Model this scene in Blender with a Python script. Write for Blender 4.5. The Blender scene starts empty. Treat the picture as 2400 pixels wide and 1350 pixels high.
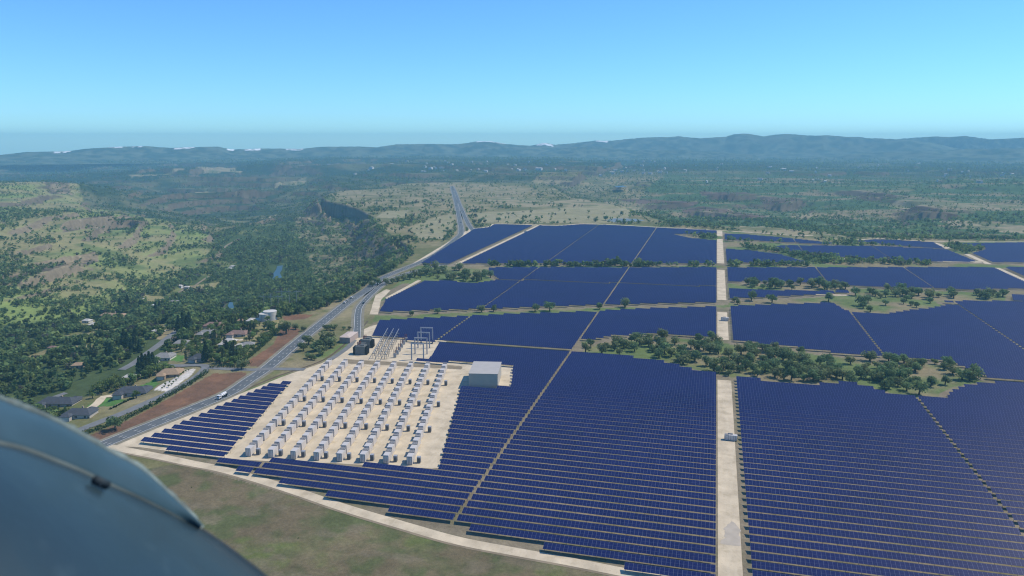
import bpy, bmesh, math, random
import numpy as np
from math import radians, pi
random.seed(7); RNG = np.random.default_rng(7)
sc = bpy.context.scene
COL = sc.collection

# ------------------------------------------------------------------ camera, sky, sun, exposure
F, YH, HC = 1800.0, 330.0, 200.0                 # focal length in photo pixels, horizon row, height above the plateau
PITCH = math.atan((675 - YH) / F); YAW = math.atan(480 / math.hypot(F, 345))
cam_d = bpy.data.cameras.new('camera'); cam = bpy.data.objects.new('camera', cam_d); COL.objects.link(cam)
cam.location = (0, 0, HC); cam.rotation_euler = (pi / 2 - PITCH, 0, YAW)
cam_d.sensor_width = 36; cam_d.lens = 36 * F / 2400; cam_d.clip_start = 0.05; cam_d.clip_end = 120000
cam_d.dof.use_dof = True; cam_d.dof.focus_distance = 700; cam_d.dof.aperture_fstop = 4.0
sc.camera = cam
SUN_AZ, SUN_EL = radians(59.0), radians(54.0)    # azimuth clockwise from +Y
w = bpy.data.worlds.new('World'); sc.world = w; w.use_nodes = True
wt = w.node_tree; wt.nodes.clear()
sky = wt.nodes.new('ShaderNodeTexSky'); sky.sky_type = 'NISHITA'; sky.sun_disc = False
sky.sun_elevation = SUN_EL; sky.sun_rotation = SUN_AZ; sky.altitude = 400; sky.air_density = 1.0; sky.dust_density = 0.0; sky.ozone_density = 4.0
bg = wt.nodes.new('ShaderNodeBackground'); bg.inputs[1].default_value = 0.142
wo = wt.nodes.new('ShaderNodeOutputWorld')
tn = wt.nodes.new('ShaderNodeVectorMath'); tn.operation = 'MULTIPLY'; tn.inputs[1].default_value = (0.50, 0.89, 1.25)
wt.links.new(sky.outputs[0], tn.inputs[0]); wt.links.new(tn.outputs[0], bg.inputs[0]); wt.links.new(bg.outputs[0], wo.inputs[0])
sl = bpy.data.lights.new('sun', 'SUN'); sl.energy = 4.8; sl.angle = radians(0.53); sl.color = (1.0, 0.90, 0.74)
so = bpy.data.objects.new('sun', sl); COL.objects.link(so)
so.rotation_euler = (pi / 2 - SUN_EL, 0, -SUN_AZ + pi)
so.location = (0, 0, 400)
sc.view_settings.view_transform = 'Standard'; sc.view_settings.look = 'None'
sc.view_settings.exposure = 0.0; sc.view_settings.gamma = 1.0
sc.render.engine = 'CYCLES'
try:
    sc.cycles.use_denoising = True; sc.cycles.volume_bounces = 0; sc.cycles.max_bounces = 5
    sc.cycles.diffuse_bounces = 3; sc.cycles.transparent_max_bounces = 6; sc.cycles.use_adaptive_sampling = False; sc.cycles.pixel_filter_type = 'BLACKMAN_HARRIS'; sc.cycles.filter_width = 1.15
except Exception: pass

# ------------------------------------------------------------------ geometry of the view: photo pixel <-> place on the ground
FW = np.array([-math.sin(YAW) * math.cos(PITCH), math.cos(YAW) * math.cos(PITCH), -math.sin(PITCH)])
RT = np.array([math.cos(YAW), math.sin(YAW), 0.0]); UP = np.cross(RT, FW)
HD = np.array([-math.sin(YAW), math.cos(YAW)])   # horizontal heading
def ray(px, py): return FW * F + RT * (px - 1200) - UP * (py - 675)
def U(px, py, z=0.0):
    d = ray(px, py); t = (z - HC) / d[2]; return (d[0] * t, d[1] * t)
def poly(pts, z=0.0): return np.array([U(a, b, z) for a, b in pts])
def PX(x, y, z):
    v = np.stack([np.asarray(x, float), np.asarray(y, float), np.asarray(z, float) - HC], -1)
    c = v @ FW; return 1200 + F * (v @ RT) / c, 675 - F * (v @ UP) / c
def inside(P, x, y):
    x = np.asarray(x, float); y = np.asarray(y, float); r = np.zeros(x.shape, bool); n = len(P); j = n - 1
    for i in range(n):
        xi, yi = P[i]; xj, yj = P[j]
        c = ((yi > y) != (yj > y)) & (x < (xj - xi) * (y - yi) / (yj - yi + 1e-12) + xi)
        r ^= c; j = i
    return r
def segdist(P, x, y, closed=True):
    d = np.full(np.shape(x), 1e18); n = len(P)
    for i in range(n if closed else n - 1):
        a = P[i]; b = P[(i + 1) % n]; ab = b - a; L = ab @ ab + 1e-9
        t = np.clip(((x - a[0]) * ab[0] + (y - a[1]) * ab[1]) / L, 0, 1)
        d = np.minimum(d, (x - a[0] - t * ab[0]) ** 2 + (y - a[1] - t * ab[1]) ** 2)
    return np.sqrt(d)
def _h(i, j, s):
    n = (i.astype(np.int64) * 374761393 + j.astype(np.int64) * 668265263 + s * 69069) & 0x7fffffff
    n = ((n ^ (n >> 13)) * 1274126177) & 0x7fffffff
    return ((n ^ (n >> 16)) & 0xffff) / 65535.0
def vnoise(x, y, s=0):
    x = np.asarray(x, float); y = np.asarray(y, float)
    i = np.floor(x); j = np.floor(y); u = x - i; v = y - j; u = u * u * (3 - 2 * u); v = v * v * (3 - 2 * v)
    i = i.astype(np.int64); j = j.astype(np.int64)
    return (_h(i, j, s) * (1 - u) + _h(i + 1, j, s) * u) * (1 - v) + (_h(i, j + 1, s) * (1 - u) + _h(i + 1, j + 1, s) * u) * v
def fbm(x, y, sc_, o=4, s=0):
    r = 0; a = 0.5; t = 0
    for k in range(o):
        r = r + a * vnoise(x / sc_ + 17.3 * k, y / sc_ - 9.1 * k, s + k); t += a; a *= 0.5; sc_ = sc_ * 0.5
    return r / t
def sstep(a, b, x):
    t = np.clip((x - a) / (b - a), 0, 1); return t * t * (3 - 2 * t)

# ------------------------------------------------------------------ materials
TONE = 0.81                                      # colours below were read off at a weaker sun
def mat(name, col, rough=0.8, spec=0.2, metal=0.0, noise=None, var=0.0, bump=0.0):
    """plain surface with a broken-up tone: noise = size in metres, var = amount; world scale through object coordinates"""
    m = bpy.data.materials.new(name); m.use_nodes = True; t = m.node_tree; b = t.nodes['Principled BSDF']; col = tuple(c * TONE for c in col)
    b.inputs['Roughness'].default_value = rough; b.inputs['Specular IOR Level'].default_value = spec; b.inputs['Metallic'].default_value = metal
    if noise:
        g = t.nodes.new('ShaderNodeNewGeometry'); n = t.nodes.new('ShaderNodeTexNoise'); n.inputs['Scale'].default_value = 1.0 / noise; n.inputs['Detail'].default_value = 6
        t.links.new(g.outputs['Position'], n.inputs['Vector'])
        r = t.nodes.new('ShaderNodeValToRGB'); r.color_ramp.elements[0].position = 0.3; r.color_ramp.elements[1].position = 0.7
        r.color_ramp.elements[0].color = (*[c * (1 - var) for c in col], 1); r.color_ramp.elements[1].color = (*[min(1, c * (1 + var)) for c in col], 1)
        t.links.new(n.outputs['Fac'], r.inputs['Fac']); t.links.new(r.outputs['Color'], b.inputs['Base Color'])
        if bump:
            k = t.nodes.new('ShaderNodeBump'); k.inputs['Strength'].default_value = bump; k.inputs['Distance'].default_value = noise
            t.links.new(n.outputs['Fac'], k.inputs['Height']); t.links.new(k.outputs['Normal'], b.inputs['Normal'])
    else:
        b.inputs['Base Color'].default_value = (*col, 1)
    return m
def mix(t, fac, a, b, kind='MIX'):
    n = t.nodes.new('ShaderNodeMix'); n.data_type = 'RGBA'; n.blend_type = kind
    for s, v in ((0, fac), (6, a), (7, b)):
        if hasattr(v, 'is_output'): t.links.new(v, n.inputs[s])
        else: n.inputs[s].default_value = v if s == 0 else (*v, 1)
    return n.outputs[2]
def math_(t, op, a, b=0.0, c=None):
    n = t.nodes.new('ShaderNodeMath'); n.operation = op
    for s, v in ((0, a), (1, b), (2, c)):
        if v is None: continue
        if hasattr(v, 'is_output'): t.links.new(v, n.inputs[s])
        else: n.inputs[s].default_value = v
    return n.outputs[0]
def attr_mat(name, attr, rough=0.9, spec=0.1, noise=((6, 0.35), (1.3, 0.3)), randv=0.0, bump=0.0, transl=0.0):
    m = bpy.data.materials.new(name); m.use_nodes = True; t = m.node_tree; b = t.nodes['Principled BSDF']
    b.inputs['Roughness'].default_value = rough; b.inputs['Specular IOR Level'].default_value = spec
    a = t.nodes.new('ShaderNodeAttribute'); a.attribute_name = attr; c = a.outputs['Color']
    g = t.nodes.new('ShaderNodeNewGeometry')
    x = t.nodes.new('ShaderNodeVectorMath'); x.operation = 'SCALE'; t.links.new(c, x.inputs[0]); x.inputs['Scale'].default_value = TONE; c = x.outputs[0]
    for s, v in noise:
        n = t.nodes.new('ShaderNodeTexNoise'); n.inputs['Scale'].default_value = 1.0 / s; n.inputs['Detail'].default_value = 4
        t.links.new(g.outputs['Position'], n.inputs['Vector'])
        f = math_(t, 'MULTIPLY_ADD', n.outputs['Fac'], 2 * v * 1.6, 1 - v * 1.6)
        x = t.nodes.new('ShaderNodeVectorMath'); x.operation = 'SCALE'; t.links.new(c, x.inputs[0]); t.links.new(f, x.inputs['Scale']); c = x.outputs[0]
        if bump and s < 3:
            k = t.nodes.new('ShaderNodeBump'); k.inputs['Strength'].default_value = bump; k.inputs['Distance'].default_value = s
            t.links.new(n.outputs['Fac'], k.inputs['Height']); t.links.new(k.outputs['Normal'], b.inputs['Normal'])
    if randv:
        o = t.nodes.new('ShaderNodeObjectInfo'); f = math_(t, 'MULTIPLY_ADD', o.outputs['Random'], 2 * randv, 1 - randv)
        x = t.nodes.new('ShaderNodeVectorMath'); x.operation = 'SCALE'; t.links.new(c, x.inputs[0]); t.links.new(f, x.inputs['Scale']); c = x.outputs[0]
    t.links.new(c, b.inputs['Base Color'])
    if transl:
        d = t.nodes.new('ShaderNodeBsdfTranslucent'); t.links.new(c, d.inputs['Color']); mx = t.nodes.new('ShaderNodeMixShader'); mx.inputs[0].default_value = transl
        o = next(q for q in t.nodes if q.type == 'OUTPUT_MATERIAL'); t.links.new(b.outputs[0], mx.inputs[1]); t.links.new(d.outputs[0], mx.inputs[2]); t.links.new(mx.outputs[0], o.inputs['Surface'])
    return m

M = {}
def panel_material():
    m = bpy.data.materials.new('solar_glass'); m.use_nodes = True; t = m.node_tree; b = t.nodes['Principled BSDF']
    uv = t.nodes.new('ShaderNodeUVMap'); uv.uv_map = 'metres'; s = t.nodes.new('ShaderNodeSeparateXYZ'); t.links.new(uv.outputs[0], s.inputs[0])
    def line(c, period, half):
        f = math_(t, 'PINGPONG', c, period / 2); return math_(t, 'LESS_THAN', f, half)
    l = math_(t, 'MAXIMUM', line(s.outputs[0], 2.06, 0.075), math_(t, 'MULTIPLY', line(s.outputs[1], 2.1, 0.05), 0.55))
    l2 = math_(t, 'MULTIPLY', line(s.outputs[0], 1.03, 0.03), 0.25)
    l = math_(t, 'MAXIMUM', l, l2)
    g = t.nodes.new('ShaderNodeNewGeometry'); n = t.nodes.new('ShaderNodeTexNoise'); n.inputs['Scale'].default_value = 0.015; n.inputs['Detail'].default_value = 3
    t.links.new(g.outputs['Position'], n.inputs['Vector'])
    # small module-to-module tone differences
    cell = t.nodes.new('ShaderNodeTexWhiteNoise'); cell.noise_dimensions = '3D'
    v = t.nodes.new('ShaderNodeVectorMath'); v.operation = 'SNAP'; t.links.new(g.outputs['Position'], v.inputs[0]); v.inputs[1].default_value = (2.06, 4.2, 50)
    t.links.new(v.outputs[0], cell.inputs[0])
    blue = mix(t, n.outputs['Fac'], (0.004, 0.006, 0.046), (0.009, 0.014, 0.088))
    blue = mix(t, math_(t, 'MULTIPLY', cell.outputs[0], 0.42), blue, (0.013, 0.019, 0.10))
    c = mix(t, l, blue, (0.09, 0.105, 0.18))
    t.links.new(c, b.inputs['Base Color'])
    b.inputs['Roughness'].default_value = 0.28; b.inputs['Specular IOR Level'].default_value = 0.16
    return m
M['panel'] = panel_material()
M['steel'] = mat('galvanised_steel', (0.20, 0.205, 0.21), 0.5, 0.4)
M['gravel'] = mat('pale_gravel', (0.62, 0.53, 0.385), 0.95, 0.05, noise=14, var=0.16, bump=0.1)
def wear_or_sheen(m, spots, col, scale, lo, hi, stretch=(1, 1, 1)):
    col = tuple(c * TONE for c in col)
    t = m.node_tree; b = t.nodes['Principled BSDF']; src = b.inputs['Base Color'].links[0].from_socket
    g = t.nodes.new('ShaderNodeNewGeometry'); k = t.nodes.new('ShaderNodeVectorMath'); k.operation = 'MULTIPLY'; k.inputs[1].default_value = stretch; t.links.new(g.outputs['Position'], k.inputs[0])
    n = t.nodes.new('ShaderNodeTexNoise'); n.inputs['Scale'].default_value = scale; n.inputs['Detail'].default_value = 6; t.links.new(k.outputs[0], n.inputs['Vector'])
    f = t.nodes.new('ShaderNodeMapRange'); f.inputs[1].default_value = lo; f.inputs[2].default_value = hi; f.inputs[4].default_value = spots; t.links.new(n.outputs['Fac'], f.inputs[0])
    t.links.new(mix(t, f.outputs[0], src, col), b.inputs['Base Color'])
wear_or_sheen(M['gravel'], .55, (.40, .335, .225), .11, .52, .68); wear_or_sheen(M['gravel'], .35, (.70, .62, .47), .5, .5, .7, (1, .12, 1)); wear_or_sheen(M['gravel'], .4, (.33, .29, .20), .9, .58, .72)
M['dirt'] = mat('graded_dirt', (0.27, 0.225, 0.155), 0.95, 0.05, noise=8, var=0.2)
M['dirt_dark'] = mat('dark_dirt', (.13, .10, .07), .95, .05, noise=5, var=.25)
M['asphalt'] = mat('worn_asphalt', (0.125, 0.14, 0.148), 0.9, 0.15, noise=9, var=0.18)
M['paint'] = mat('road_paint', (0.75, 0.75, 0.72), 0.7, 0.2)
M['yellow'] = mat('yellow_road_paint', (0.6, 0.42, 0.08), 0.7, 0.2)
M['water'] = mat('river_water', (0.05, 0.11, 0.15), 0.45, 0.3, noise=20, var=.15)
M['bark'] = mat('bark', (0.09, 0.075, 0.06), 0.95, 0.05, noise=0.6, var=0.3)
M['white'] = mat('white_paint', (0.74, 0.68, 0.62), 0.5, 0.3, noise=3, var=0.06)
M['lid'] = mat('white_lid', (0.58, 0.555, 0.53), 0.5, 0.3)
M['cabinet_end'] = mat('grey_cooling_unit', (0.27, 0.26, 0.255), 0.6, 0.3)
M['inverter'] = mat('slate_grey_paint', (0.22, 0.225, 0.235), 0.55, 0.3, noise=2, var=0.1)
M['inverter_top'] = mat('light_slate_paint', (0.34, 0.36, 0.40), 0.55, 0.3)
M['seam'] = mat('door_seam', (0.12, 0.125, 0.135), 0.7, 0.2)
M['conc'] = mat('concrete', (0.42, 0.42, 0.41), 0.9, 0.1, noise=4, var=0.08)
M['metal_wall'] = mat('grey_metal_cladding', (0.48, 0.445, 0.38), 0.6, 0.25, noise=5, var=0.05)
M['metal_roof'] = mat('light_metal_roof', (0.46, 0.435, 0.40), 0.6, 0.25, noise=6, var=0.05)
M['beige'] = mat('beige_plaster', (0.46, 0.37, 0.32), 0.85, 0.1, noise=3, var=0.06)
M['beige_roof'] = mat('beige_roofing', (0.56, 0.47, 0.41), 0.85, 0.1, noise=2, var=0.08)
M['tank_dark'] = mat('dark_transformer_paint', (0.16, 0.165, 0.155), 0.6, 0.3, noise=2, var=0.12)
M['fins'] = mat('black_radiator', (0.018, 0.021, 0.022), 0.6, 0.3)
M['rust'] = mat('red_brown_porcelain', (0.20, 0.045, 0.018), 0.5, 0.4)
M['glass'] = mat('window_glass', (0.03, 0.04, 0.05), 0.1, 0.5)
M['tyre'] = mat('tyre_rubber', (0.02, 0.02, 0.02), 0.9, 0.1)
M['tank'] = mat('white_tank_paint', (0.58, 0.55, 0.48), 0.6, 0.2, noise=3, var=0.05)
M['snow'] = mat('snow', (0.85, 0.86, 0.88), 0.8, 0.2)
M['leaf'] = attr_mat('oak_leaves', 'tint', 0.9, 0.12, noise=((2.0, 0.25),), randv=0.25, transl=.5)
M['mass_leaf'] = attr_mat('woodland_leaves', 'tint', 0.95, 0.05, noise=((5.0, 0.2),), transl=.5)
M['land'] = attr_mat('land_cover', 'cover', 0.95, 0.04, noise=((40, 0.2), (7, 0.22), (1.8, 0.24), (.6, 0.2)), bump=0.25)
M['mount'] = attr_mat('mountain_forest', 'cover', 0.95, 0.04, noise=((260, 0.3), (70, 0.3)))

# ------------------------------------------------------------------ mesh helpers
class MB:
    def __init__(s): s.v = []; s.f = []; s.m = []
    def quad(s, a, b, c, d, m=0):
        k = len(s.v); s.v += [a, b, c, d]; s.f.append((k, k + 1, k + 2, k + 3)); s.m.append(m)
    def face(s, pts, m=0):
        k = len(s.v); s.v += list(pts); s.f.append(tuple(range(k, k + len(pts)))); s.m.append(m)
    def box(s, x0, x1, y0, y1, z0, z1, m=0, top=None, rot=0.0, org=(0, 0)):
        c, n = math.cos(rot), math.sin(rot)
        P = [(x0, y0, z0), (x1, y0, z0), (x1, y1, z0), (x0, y1, z0), (x0, y0, z1), (x1, y0, z1), (x1, y1, z1), (x0, y1, z1)]
        P = [(org[0] + x * c - y * n, org[1] + x * n + y * c, z) for x, y, z in P]
        k = len(s.v); s.v += P
        for i, q in enumerate(((0, 3, 2, 1), (4, 5, 6, 7), (0, 1, 5, 4), (1, 2, 6, 5), (2, 3, 7, 6), (3, 0, 4, 7))):
            s.f.append(tuple(k + j for j in q)); s.m.append(top if (top is not None and i == 1) else m)
    def tube(s, a, b, r0, r1=None, n=8, m=0, cap=True):
        r1 = r0 if r1 is None else r1; a = np.array(a, float); b = np.array(b, float); d = b - a; d /= np.linalg.norm(d) + 1e-9
        u = np.cross(d, (0, 0, 1) if abs(d[2]) < 0.9 else (1, 0, 0)); u /= np.linalg.norm(u); v = np.cross(d, u)
        k = len(s.v)
        for p, r in ((a, r0), (b, r1)):
            for i in range(n):
                t = 2 * pi * i / n; s.v.append(tuple(p + u * (r * math.cos(t)) + v * (r * math.sin(t))))
        for i in range(n):
            j = (i + 1) % n; s.f.append((k + i, k + j, k + n + j, k + n + i)); s.m.append(m)
        if cap:
            s.f.append(tuple(k + n + i for i in range(n))); s.m.append(m); s.f.append(tuple(k + n - 1 - i for i in range(n))); s.m.append(m)
    def mesh(s, name, mats, smooth=False):
        me = bpy.data.meshes.new(name); me.from_pydata([tuple(map(float, p)) for p in s.v], [], s.f)
        for q in mats: me.materials.append(q)
        if len(mats) > 1: me.polygons.foreach_set('material_index', s.m)
        if smooth: me.polygons.foreach_set('use_smooth', [True] * len(s.f))
        me.update(); return me
    def build(s, name, mats, parent=None, smooth=False):
        if not isinstance(mats, (list, tuple)): mats = [mats]
        return link(name, s.mesh(name, mats, smooth), parent)
def link(name, data, parent=None):
    o = bpy.data.objects.new(name, data); COL.objects.link(o)
    if parent is not None: o.parent = parent
    return o
def tag(o, label=None, cat=None, group=None, kind=None):
    for k, v in (('label', label), ('category', cat), ('group', group), ('kind', kind)):
        if v: o[k] = v
    return o
def thing(name, label, cat, loc, rz=0.0, group=None):
    o = bpy.data.objects.new(name, None); COL.objects.link(o); o.location = loc; o.rotation_euler = (0, 0, rz); o.empty_display_size = 0.5
    return tag(o, label, cat, group)
def dup(root, loc, rz=0.0, label=None, scale=None):
    r = root.copy(); COL.objects.link(r); r.location = loc; r.rotation_euler = (0, 0, rz)
    if scale: r.scale = scale
    if label: r['label'] = label
    for ch in KIDS[root.name]:
        c = ch.copy(); COL.objects.link(c); c.parent = r
        for g in KIDS.get(ch.name, ()):
            d = g.copy(); COL.objects.link(d); d.parent = c
    return r
KIDS = {}
def register(root):
    KIDS[root.name] = list(root.children)
    for c in root.children: KIDS[c.name] = list(c.children)
def raw_mesh(name, V, Fq, mats, col=None, attr='tint', uv=None, smooth=False):
    """numpy verts (n,3) and faces (m,k)"""
    me = bpy.data.meshes.new(name); n, k = Fq.shape
    me.vertices.add(len(V)); me.vertices.foreach_set('co', np.ascontiguousarray(V, np.float32).ravel())
    me.loops.add(n * k); me.loops.foreach_set('vertex_index', np.ascontiguousarray(Fq, np.int32).ravel())
    me.polygons.add(n); me.polygons.foreach_set('loop_start', np.arange(0, n * k, k, dtype=np.int32))
    try: me.polygons.foreach_set('loop_total', np.full(n, k, dtype=np.int32))
    except Exception: pass
    if smooth: me.polygons.foreach_set('use_smooth', np.ones(n, bool))
    for q in mats: me.materials.append(q)
    if col is not None:
        a = me.color_attributes.new(attr, 'FLOAT_COLOR', 'POINT')
        a.data.foreach_set('color', np.concatenate([col, np.ones((len(col), 1))], 1).astype(np.float32).ravel())
    if uv is not None:
        l = me.uv_layers.new(name='metres'); l.data.foreach_set('uv', np.ascontiguousarray(uv, np.float32).ravel())
    me.update(calc_edges=True); me.validate(); return me
ORD = lambda n: '%d%s' % (n, 'th' if 10 <= n % 100 <= 20 else {1: 'st', 2: 'nd', 3: 'rd'}.get(n % 10, 'th'))

exec_parts = []
# ------------------------------------------------------------------ terrain
def lonlog(x, y):                                 # bearing / log distance: the scale the relief is laid out on
    u = x * RT[0] + y * RT[1]; v = x * HD[0] + y * HD[1]
    return np.stack([np.arctan2(u, v) * 1000, np.log(np.hypot(x, y) + 1) * 1000], -1)
PLATEAU = poly([(-700, 2600), (-250, 1420), (60, 1140), (205, 1022), (300, 977), (400, 925), (480, 878), (570, 845), (625, 790), (640, 760), (655, 748),
    (700, 738), (780, 716), (850, 692), (895, 655), (935, 625), (968, 600), (966, 582), (938, 564), (905, 548), (892, 536),
    (872, 508), (842, 490), (800, 478), (765, 471), (754, 462), (772, 453), (800, 447), (900, 442), (925, 434), (960, 429), (1060, 427), (1200, 428), (1290, 437), (1330, 462),
    (1420, 476), (1480, 497), (1560, 520), (1690, 528), (1840, 538), (1960, 556), (2010, 558), (2200, 562), (2420, 563), (2900, 566), (3300, 700), (3300, 2600)])
CTRL = [(-500, 1100, -14), (0, 1000, -14), (100, 960, -12), (200, 940, -9), (300, 900, -7), (400, 870, -5), (500, 820, -4), (600, 770, -4), (640, 745, -3), (330, 830, -11), (420, 770, -12), (480, 750, -16), (560, 740, -24), (600, 738, -22),
    (0, 850, -25), (0, 950, -20), (150, 800, -25), (250, 770, -24), (100, 740, -35), (-400, 800, -28), (-400, 700, -20), (-500, 560, 5), (-500, 440, 25), (-900, 700, -10),
    (200, 740, -40), (300, 720, -46), (400, 690, -55), (500, 650, -60), (560, 600, -62), (540, 720, -52), (650, 640, -64), (620, 700, -58), (600, 560, -66), (700, 700, -46), (740, 690, -36), (680, 728, -22), (780, 708, -12),
    (800, 690, -22), (850, 660, -25), (880, 640, -30), (820, 600, -50), (740, 620, -60), (910, 590, -36), (860, 552, -42), (780, 540, -52), (700, 540, -66), (835, 508, -27), (765, 486, -30), (700, 500, -62), (650, 520, -70), (725, 472, -48), (900, 620, -24),
    (0, 780, -38), (0, 720, -28), (0, 640, -12), (100, 650, -18), (200, 640, -28), (300, 640, -42), (400, 620, -55), (0, 560, 0), (150, 560, -6), (300, 560, -24), (400, 570, -45), (480, 570, -60), (0, 500, 14), (150, 500, 8), (250, 510, -4), (320, 520, -16), (420, 540, -46),
    (0, 437, 32), (100, 440, 26), (150, 452, 14), (185, 475, -12), (250, 455, -100), (350, 480, -96), (450, 500, -90), (550, 520, -82), (200, 425, -110), (100, 415, -110), (0, 412, -100), (620, 480, -84),
    (300, 400, -60), (450, 403, -6), (430, 440, -58), (460, 428, -24), (600, 430, -60), (700, 425, -56), (820, 425, -44), (900, 405, -8), (600, 398, -14), (300, 383, 0), (0, 384, 0), (0, 398, -40), (120, 402, -60), (850, 395, 0), (700, 395, -4),
    (0, 370, 6), (400, 370, 10), (800, 370, 16), (1200, 370, 4), (1600, 370, 0), (2000, 370, 0), (2400, 370, 0), (3000, 372, 0), (-600, 372, 6), (1000, 400, 0), (1300, 400, 0), (1700, 400, 0), (2100, 400, 0), (2400, 400, 4), (3000, 420, 4),
    (1350, 452, -34), (1450, 440, -10), (1460, 468, -36), (1560, 490, -46), (1750, 505, -46), (1900, 485, -40), (1900, 525, -38), (2000, 450, -12), (1700, 452, -20), (1600, 430, -6), (2150, 505, -22), (2300, 535, -22), (2400, 500, -4), (2400, 545, -16), (2200, 470, -6), (2400, 450, 4), (1850, 545, -18), (2100, 555, -20), (2900, 540, -6), (2800, 480, 0)]
cw = np.array([U(a, b, z) for a, b, z in CTRL]); cz = np.array([c[2] for c in CTRL], float)
cl = lonlog(cw[:, 0], cw[:, 1])
def kern(d): return d
_K = kern(np.linalg.norm(cl[:, None] - cl[None], axis=-1)) ; _n = len(cl)
_A = np.zeros((_n + 1, _n + 1)); _A[:_n, :_n] = _K - np.eye(_n) * 6.0; _A[:_n, _n] = 1; _A[_n, :_n] = 1
_w = np.linalg.solve(_A, np.append(cz, 0))
def rbf(x, y):
    q = lonlog(x, y); out = np.empty(len(q))
    for s in range(0, len(q), 20000):
        out[s:s + 20000] = kern(np.linalg.norm(q[s:s + 20000, None] - cl[None], axis=-1)) @ _w[:_n] + _w[_n]
    return out
CLIFF = [poly([(745, 440), (745, 470), (800, 495), (880, 515), (880, 480), (800, 440)]), poly([(885, 530), (960, 600), (985, 590), (930, 545)]), poly([(900, 425), (900, 448), (960, 445), (960, 425)])]
RIVER = [([(637, 654), (641, 640), (647, 632), (650, 623), (663, 622), (661, 632), (656, 640), (661, 650), (650, 655)], 'short blue bend of the river between the trees'),
 ([(538, 708), (545, 708), (549, 722), (558, 733), (572, 742), (566, 747), (550, 739), (540, 728), (534, 716)], 'blue grey river reach in front of the water tanks')]
RIVW = []
for px_, lab_ in RIVER:
    c_ = np.mean(px_, 0); z_ = -50.0
    for _ in range(15): q_ = U(c_[0], c_[1], z_); z_ = .5 * z_ + .5 * float(rbf(np.array([q_[0]]), np.array([q_[1]]))[0])
    RIVW.append((poly(px_, z_), z_, lab_))
LEDGE = [([(60, 456), (110, 450), (150, 451), (168, 460)], 32), ([(140, 548), (200, 533), (260, 526), (318, 522), (330, 533)], 24), ([(0, 670), (60, 667), (120, 643), (180, 622), (228, 613)], 17), ([(10, 642), (80, 630), (150, 606), (215, 592)], 10), ([(0, 600), (70, 592), (130, 575)], 9), ([(180, 505), (260, 495), (330, 500)], 9),
 ([(360, 470), (420, 464), (492, 472)], 26), ([(305, 422), (370, 417), (425, 422)], 28), ([(440, 414), (485, 410)], 40), ([(560, 478), (620, 474)], 20), ([(500, 524), (560, 528), (620, 521), (655, 509)], 15), ([(690, 520), (740, 512)], 10), ([(330, 400), (420, 397), (470, 402)], 34), ([(200, 404), (280, 400)], 30), ([(640, 440), (720, 436)], 24), ([(480, 440), (560, 444)], 22), ([(600, 412), (700, 408), (760, 412)], 22), ([(840, 522), (900, 530), (945, 534)], 9), ([(850, 502), (930, 510)], 8), ([(755, 560), (800, 564), (855, 552)], 9), ([(700, 545), (745, 552)], 8), ([(720, 600), (800, 610), (850, 600)], 7),
 ([(1590, 498), (1700, 510), (1805, 518)], 30), ([(1785, 479), (1840, 483), (1897, 475)], 32), ([(1640, 460), (1720, 464), (1785, 461)], 30), ([(1480, 480), (1630, 484)], 22), ([(2090, 500), (2200, 510), (2265, 515)], 26), ([(1240, 440), (1320, 452)], 14), ([(2180, 540), (2300, 552), (2420, 556)], 10), ([(2000, 464), (2110, 463)], 28)]
LEDGEW = []
for px_, h_ in LEDGE:
    c_ = np.mean(px_, 0); z_ = -40.0
    for _ in range(15): q_ = U(c_[0], c_[1], z_); z_ = .5 * z_ + .5 * float(rbf(np.array([q_[0]]), np.array([q_[1]]))[0])
    LEDGEW.append((poly(px_, z_), h_))
def ledge_step(x, y):
    add = np.zeros(len(x)); r = np.hypot(x, y)
    for P, h in LEDGEW:
        lo, hi = P.min(0) - 420, P.max(0) + 420; k = np.where((x > lo[0]) & (x < hi[0]) & (y > lo[1]) & (y < hi[1]))[0]
        if not len(k): continue
        X, Y = x[k] + 30 * (fbm(x[k], y[k], 70, 3, 201) - .5), y[k] + 44 * (fbm(x[k], y[k], 60, 3, 202) - .5); best = np.full(len(k), 1e9); sg = np.zeros(len(k)); al = np.zeros(len(k)); tot = np.append(0, np.cumsum(np.linalg.norm(np.diff(P, axis=0), axis=1)))
        for i in range(len(P) - 1):
            a, ab = P[i], P[i + 1] - P[i]; t = np.clip(((X - a[0]) * ab[0] + (Y - a[1]) * ab[1]) / (ab @ ab), 0, 1); nx, ny = a[0] + t * ab[0], a[1] + t * ab[1]; d = np.hypot(X - nx, Y - ny); m = d < best
            best = np.where(m, d, best); sg = np.where(m, np.sign(X * X + Y * Y - nx * nx - ny * ny), sg); al = np.where(m, tot[i] + t * (tot[i + 1] - tot[i]), al)
        sd = best * sg; wz = h * 8; fade = sstep(0, tot[-1] * .25, al) * sstep(0, tot[-1] * .25, tot[-1] - al)
        add[k] += h * fade * (sstep(-h * .22, h * .22, sd) - sstep(-wz, wz, sd))
    return add
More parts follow.
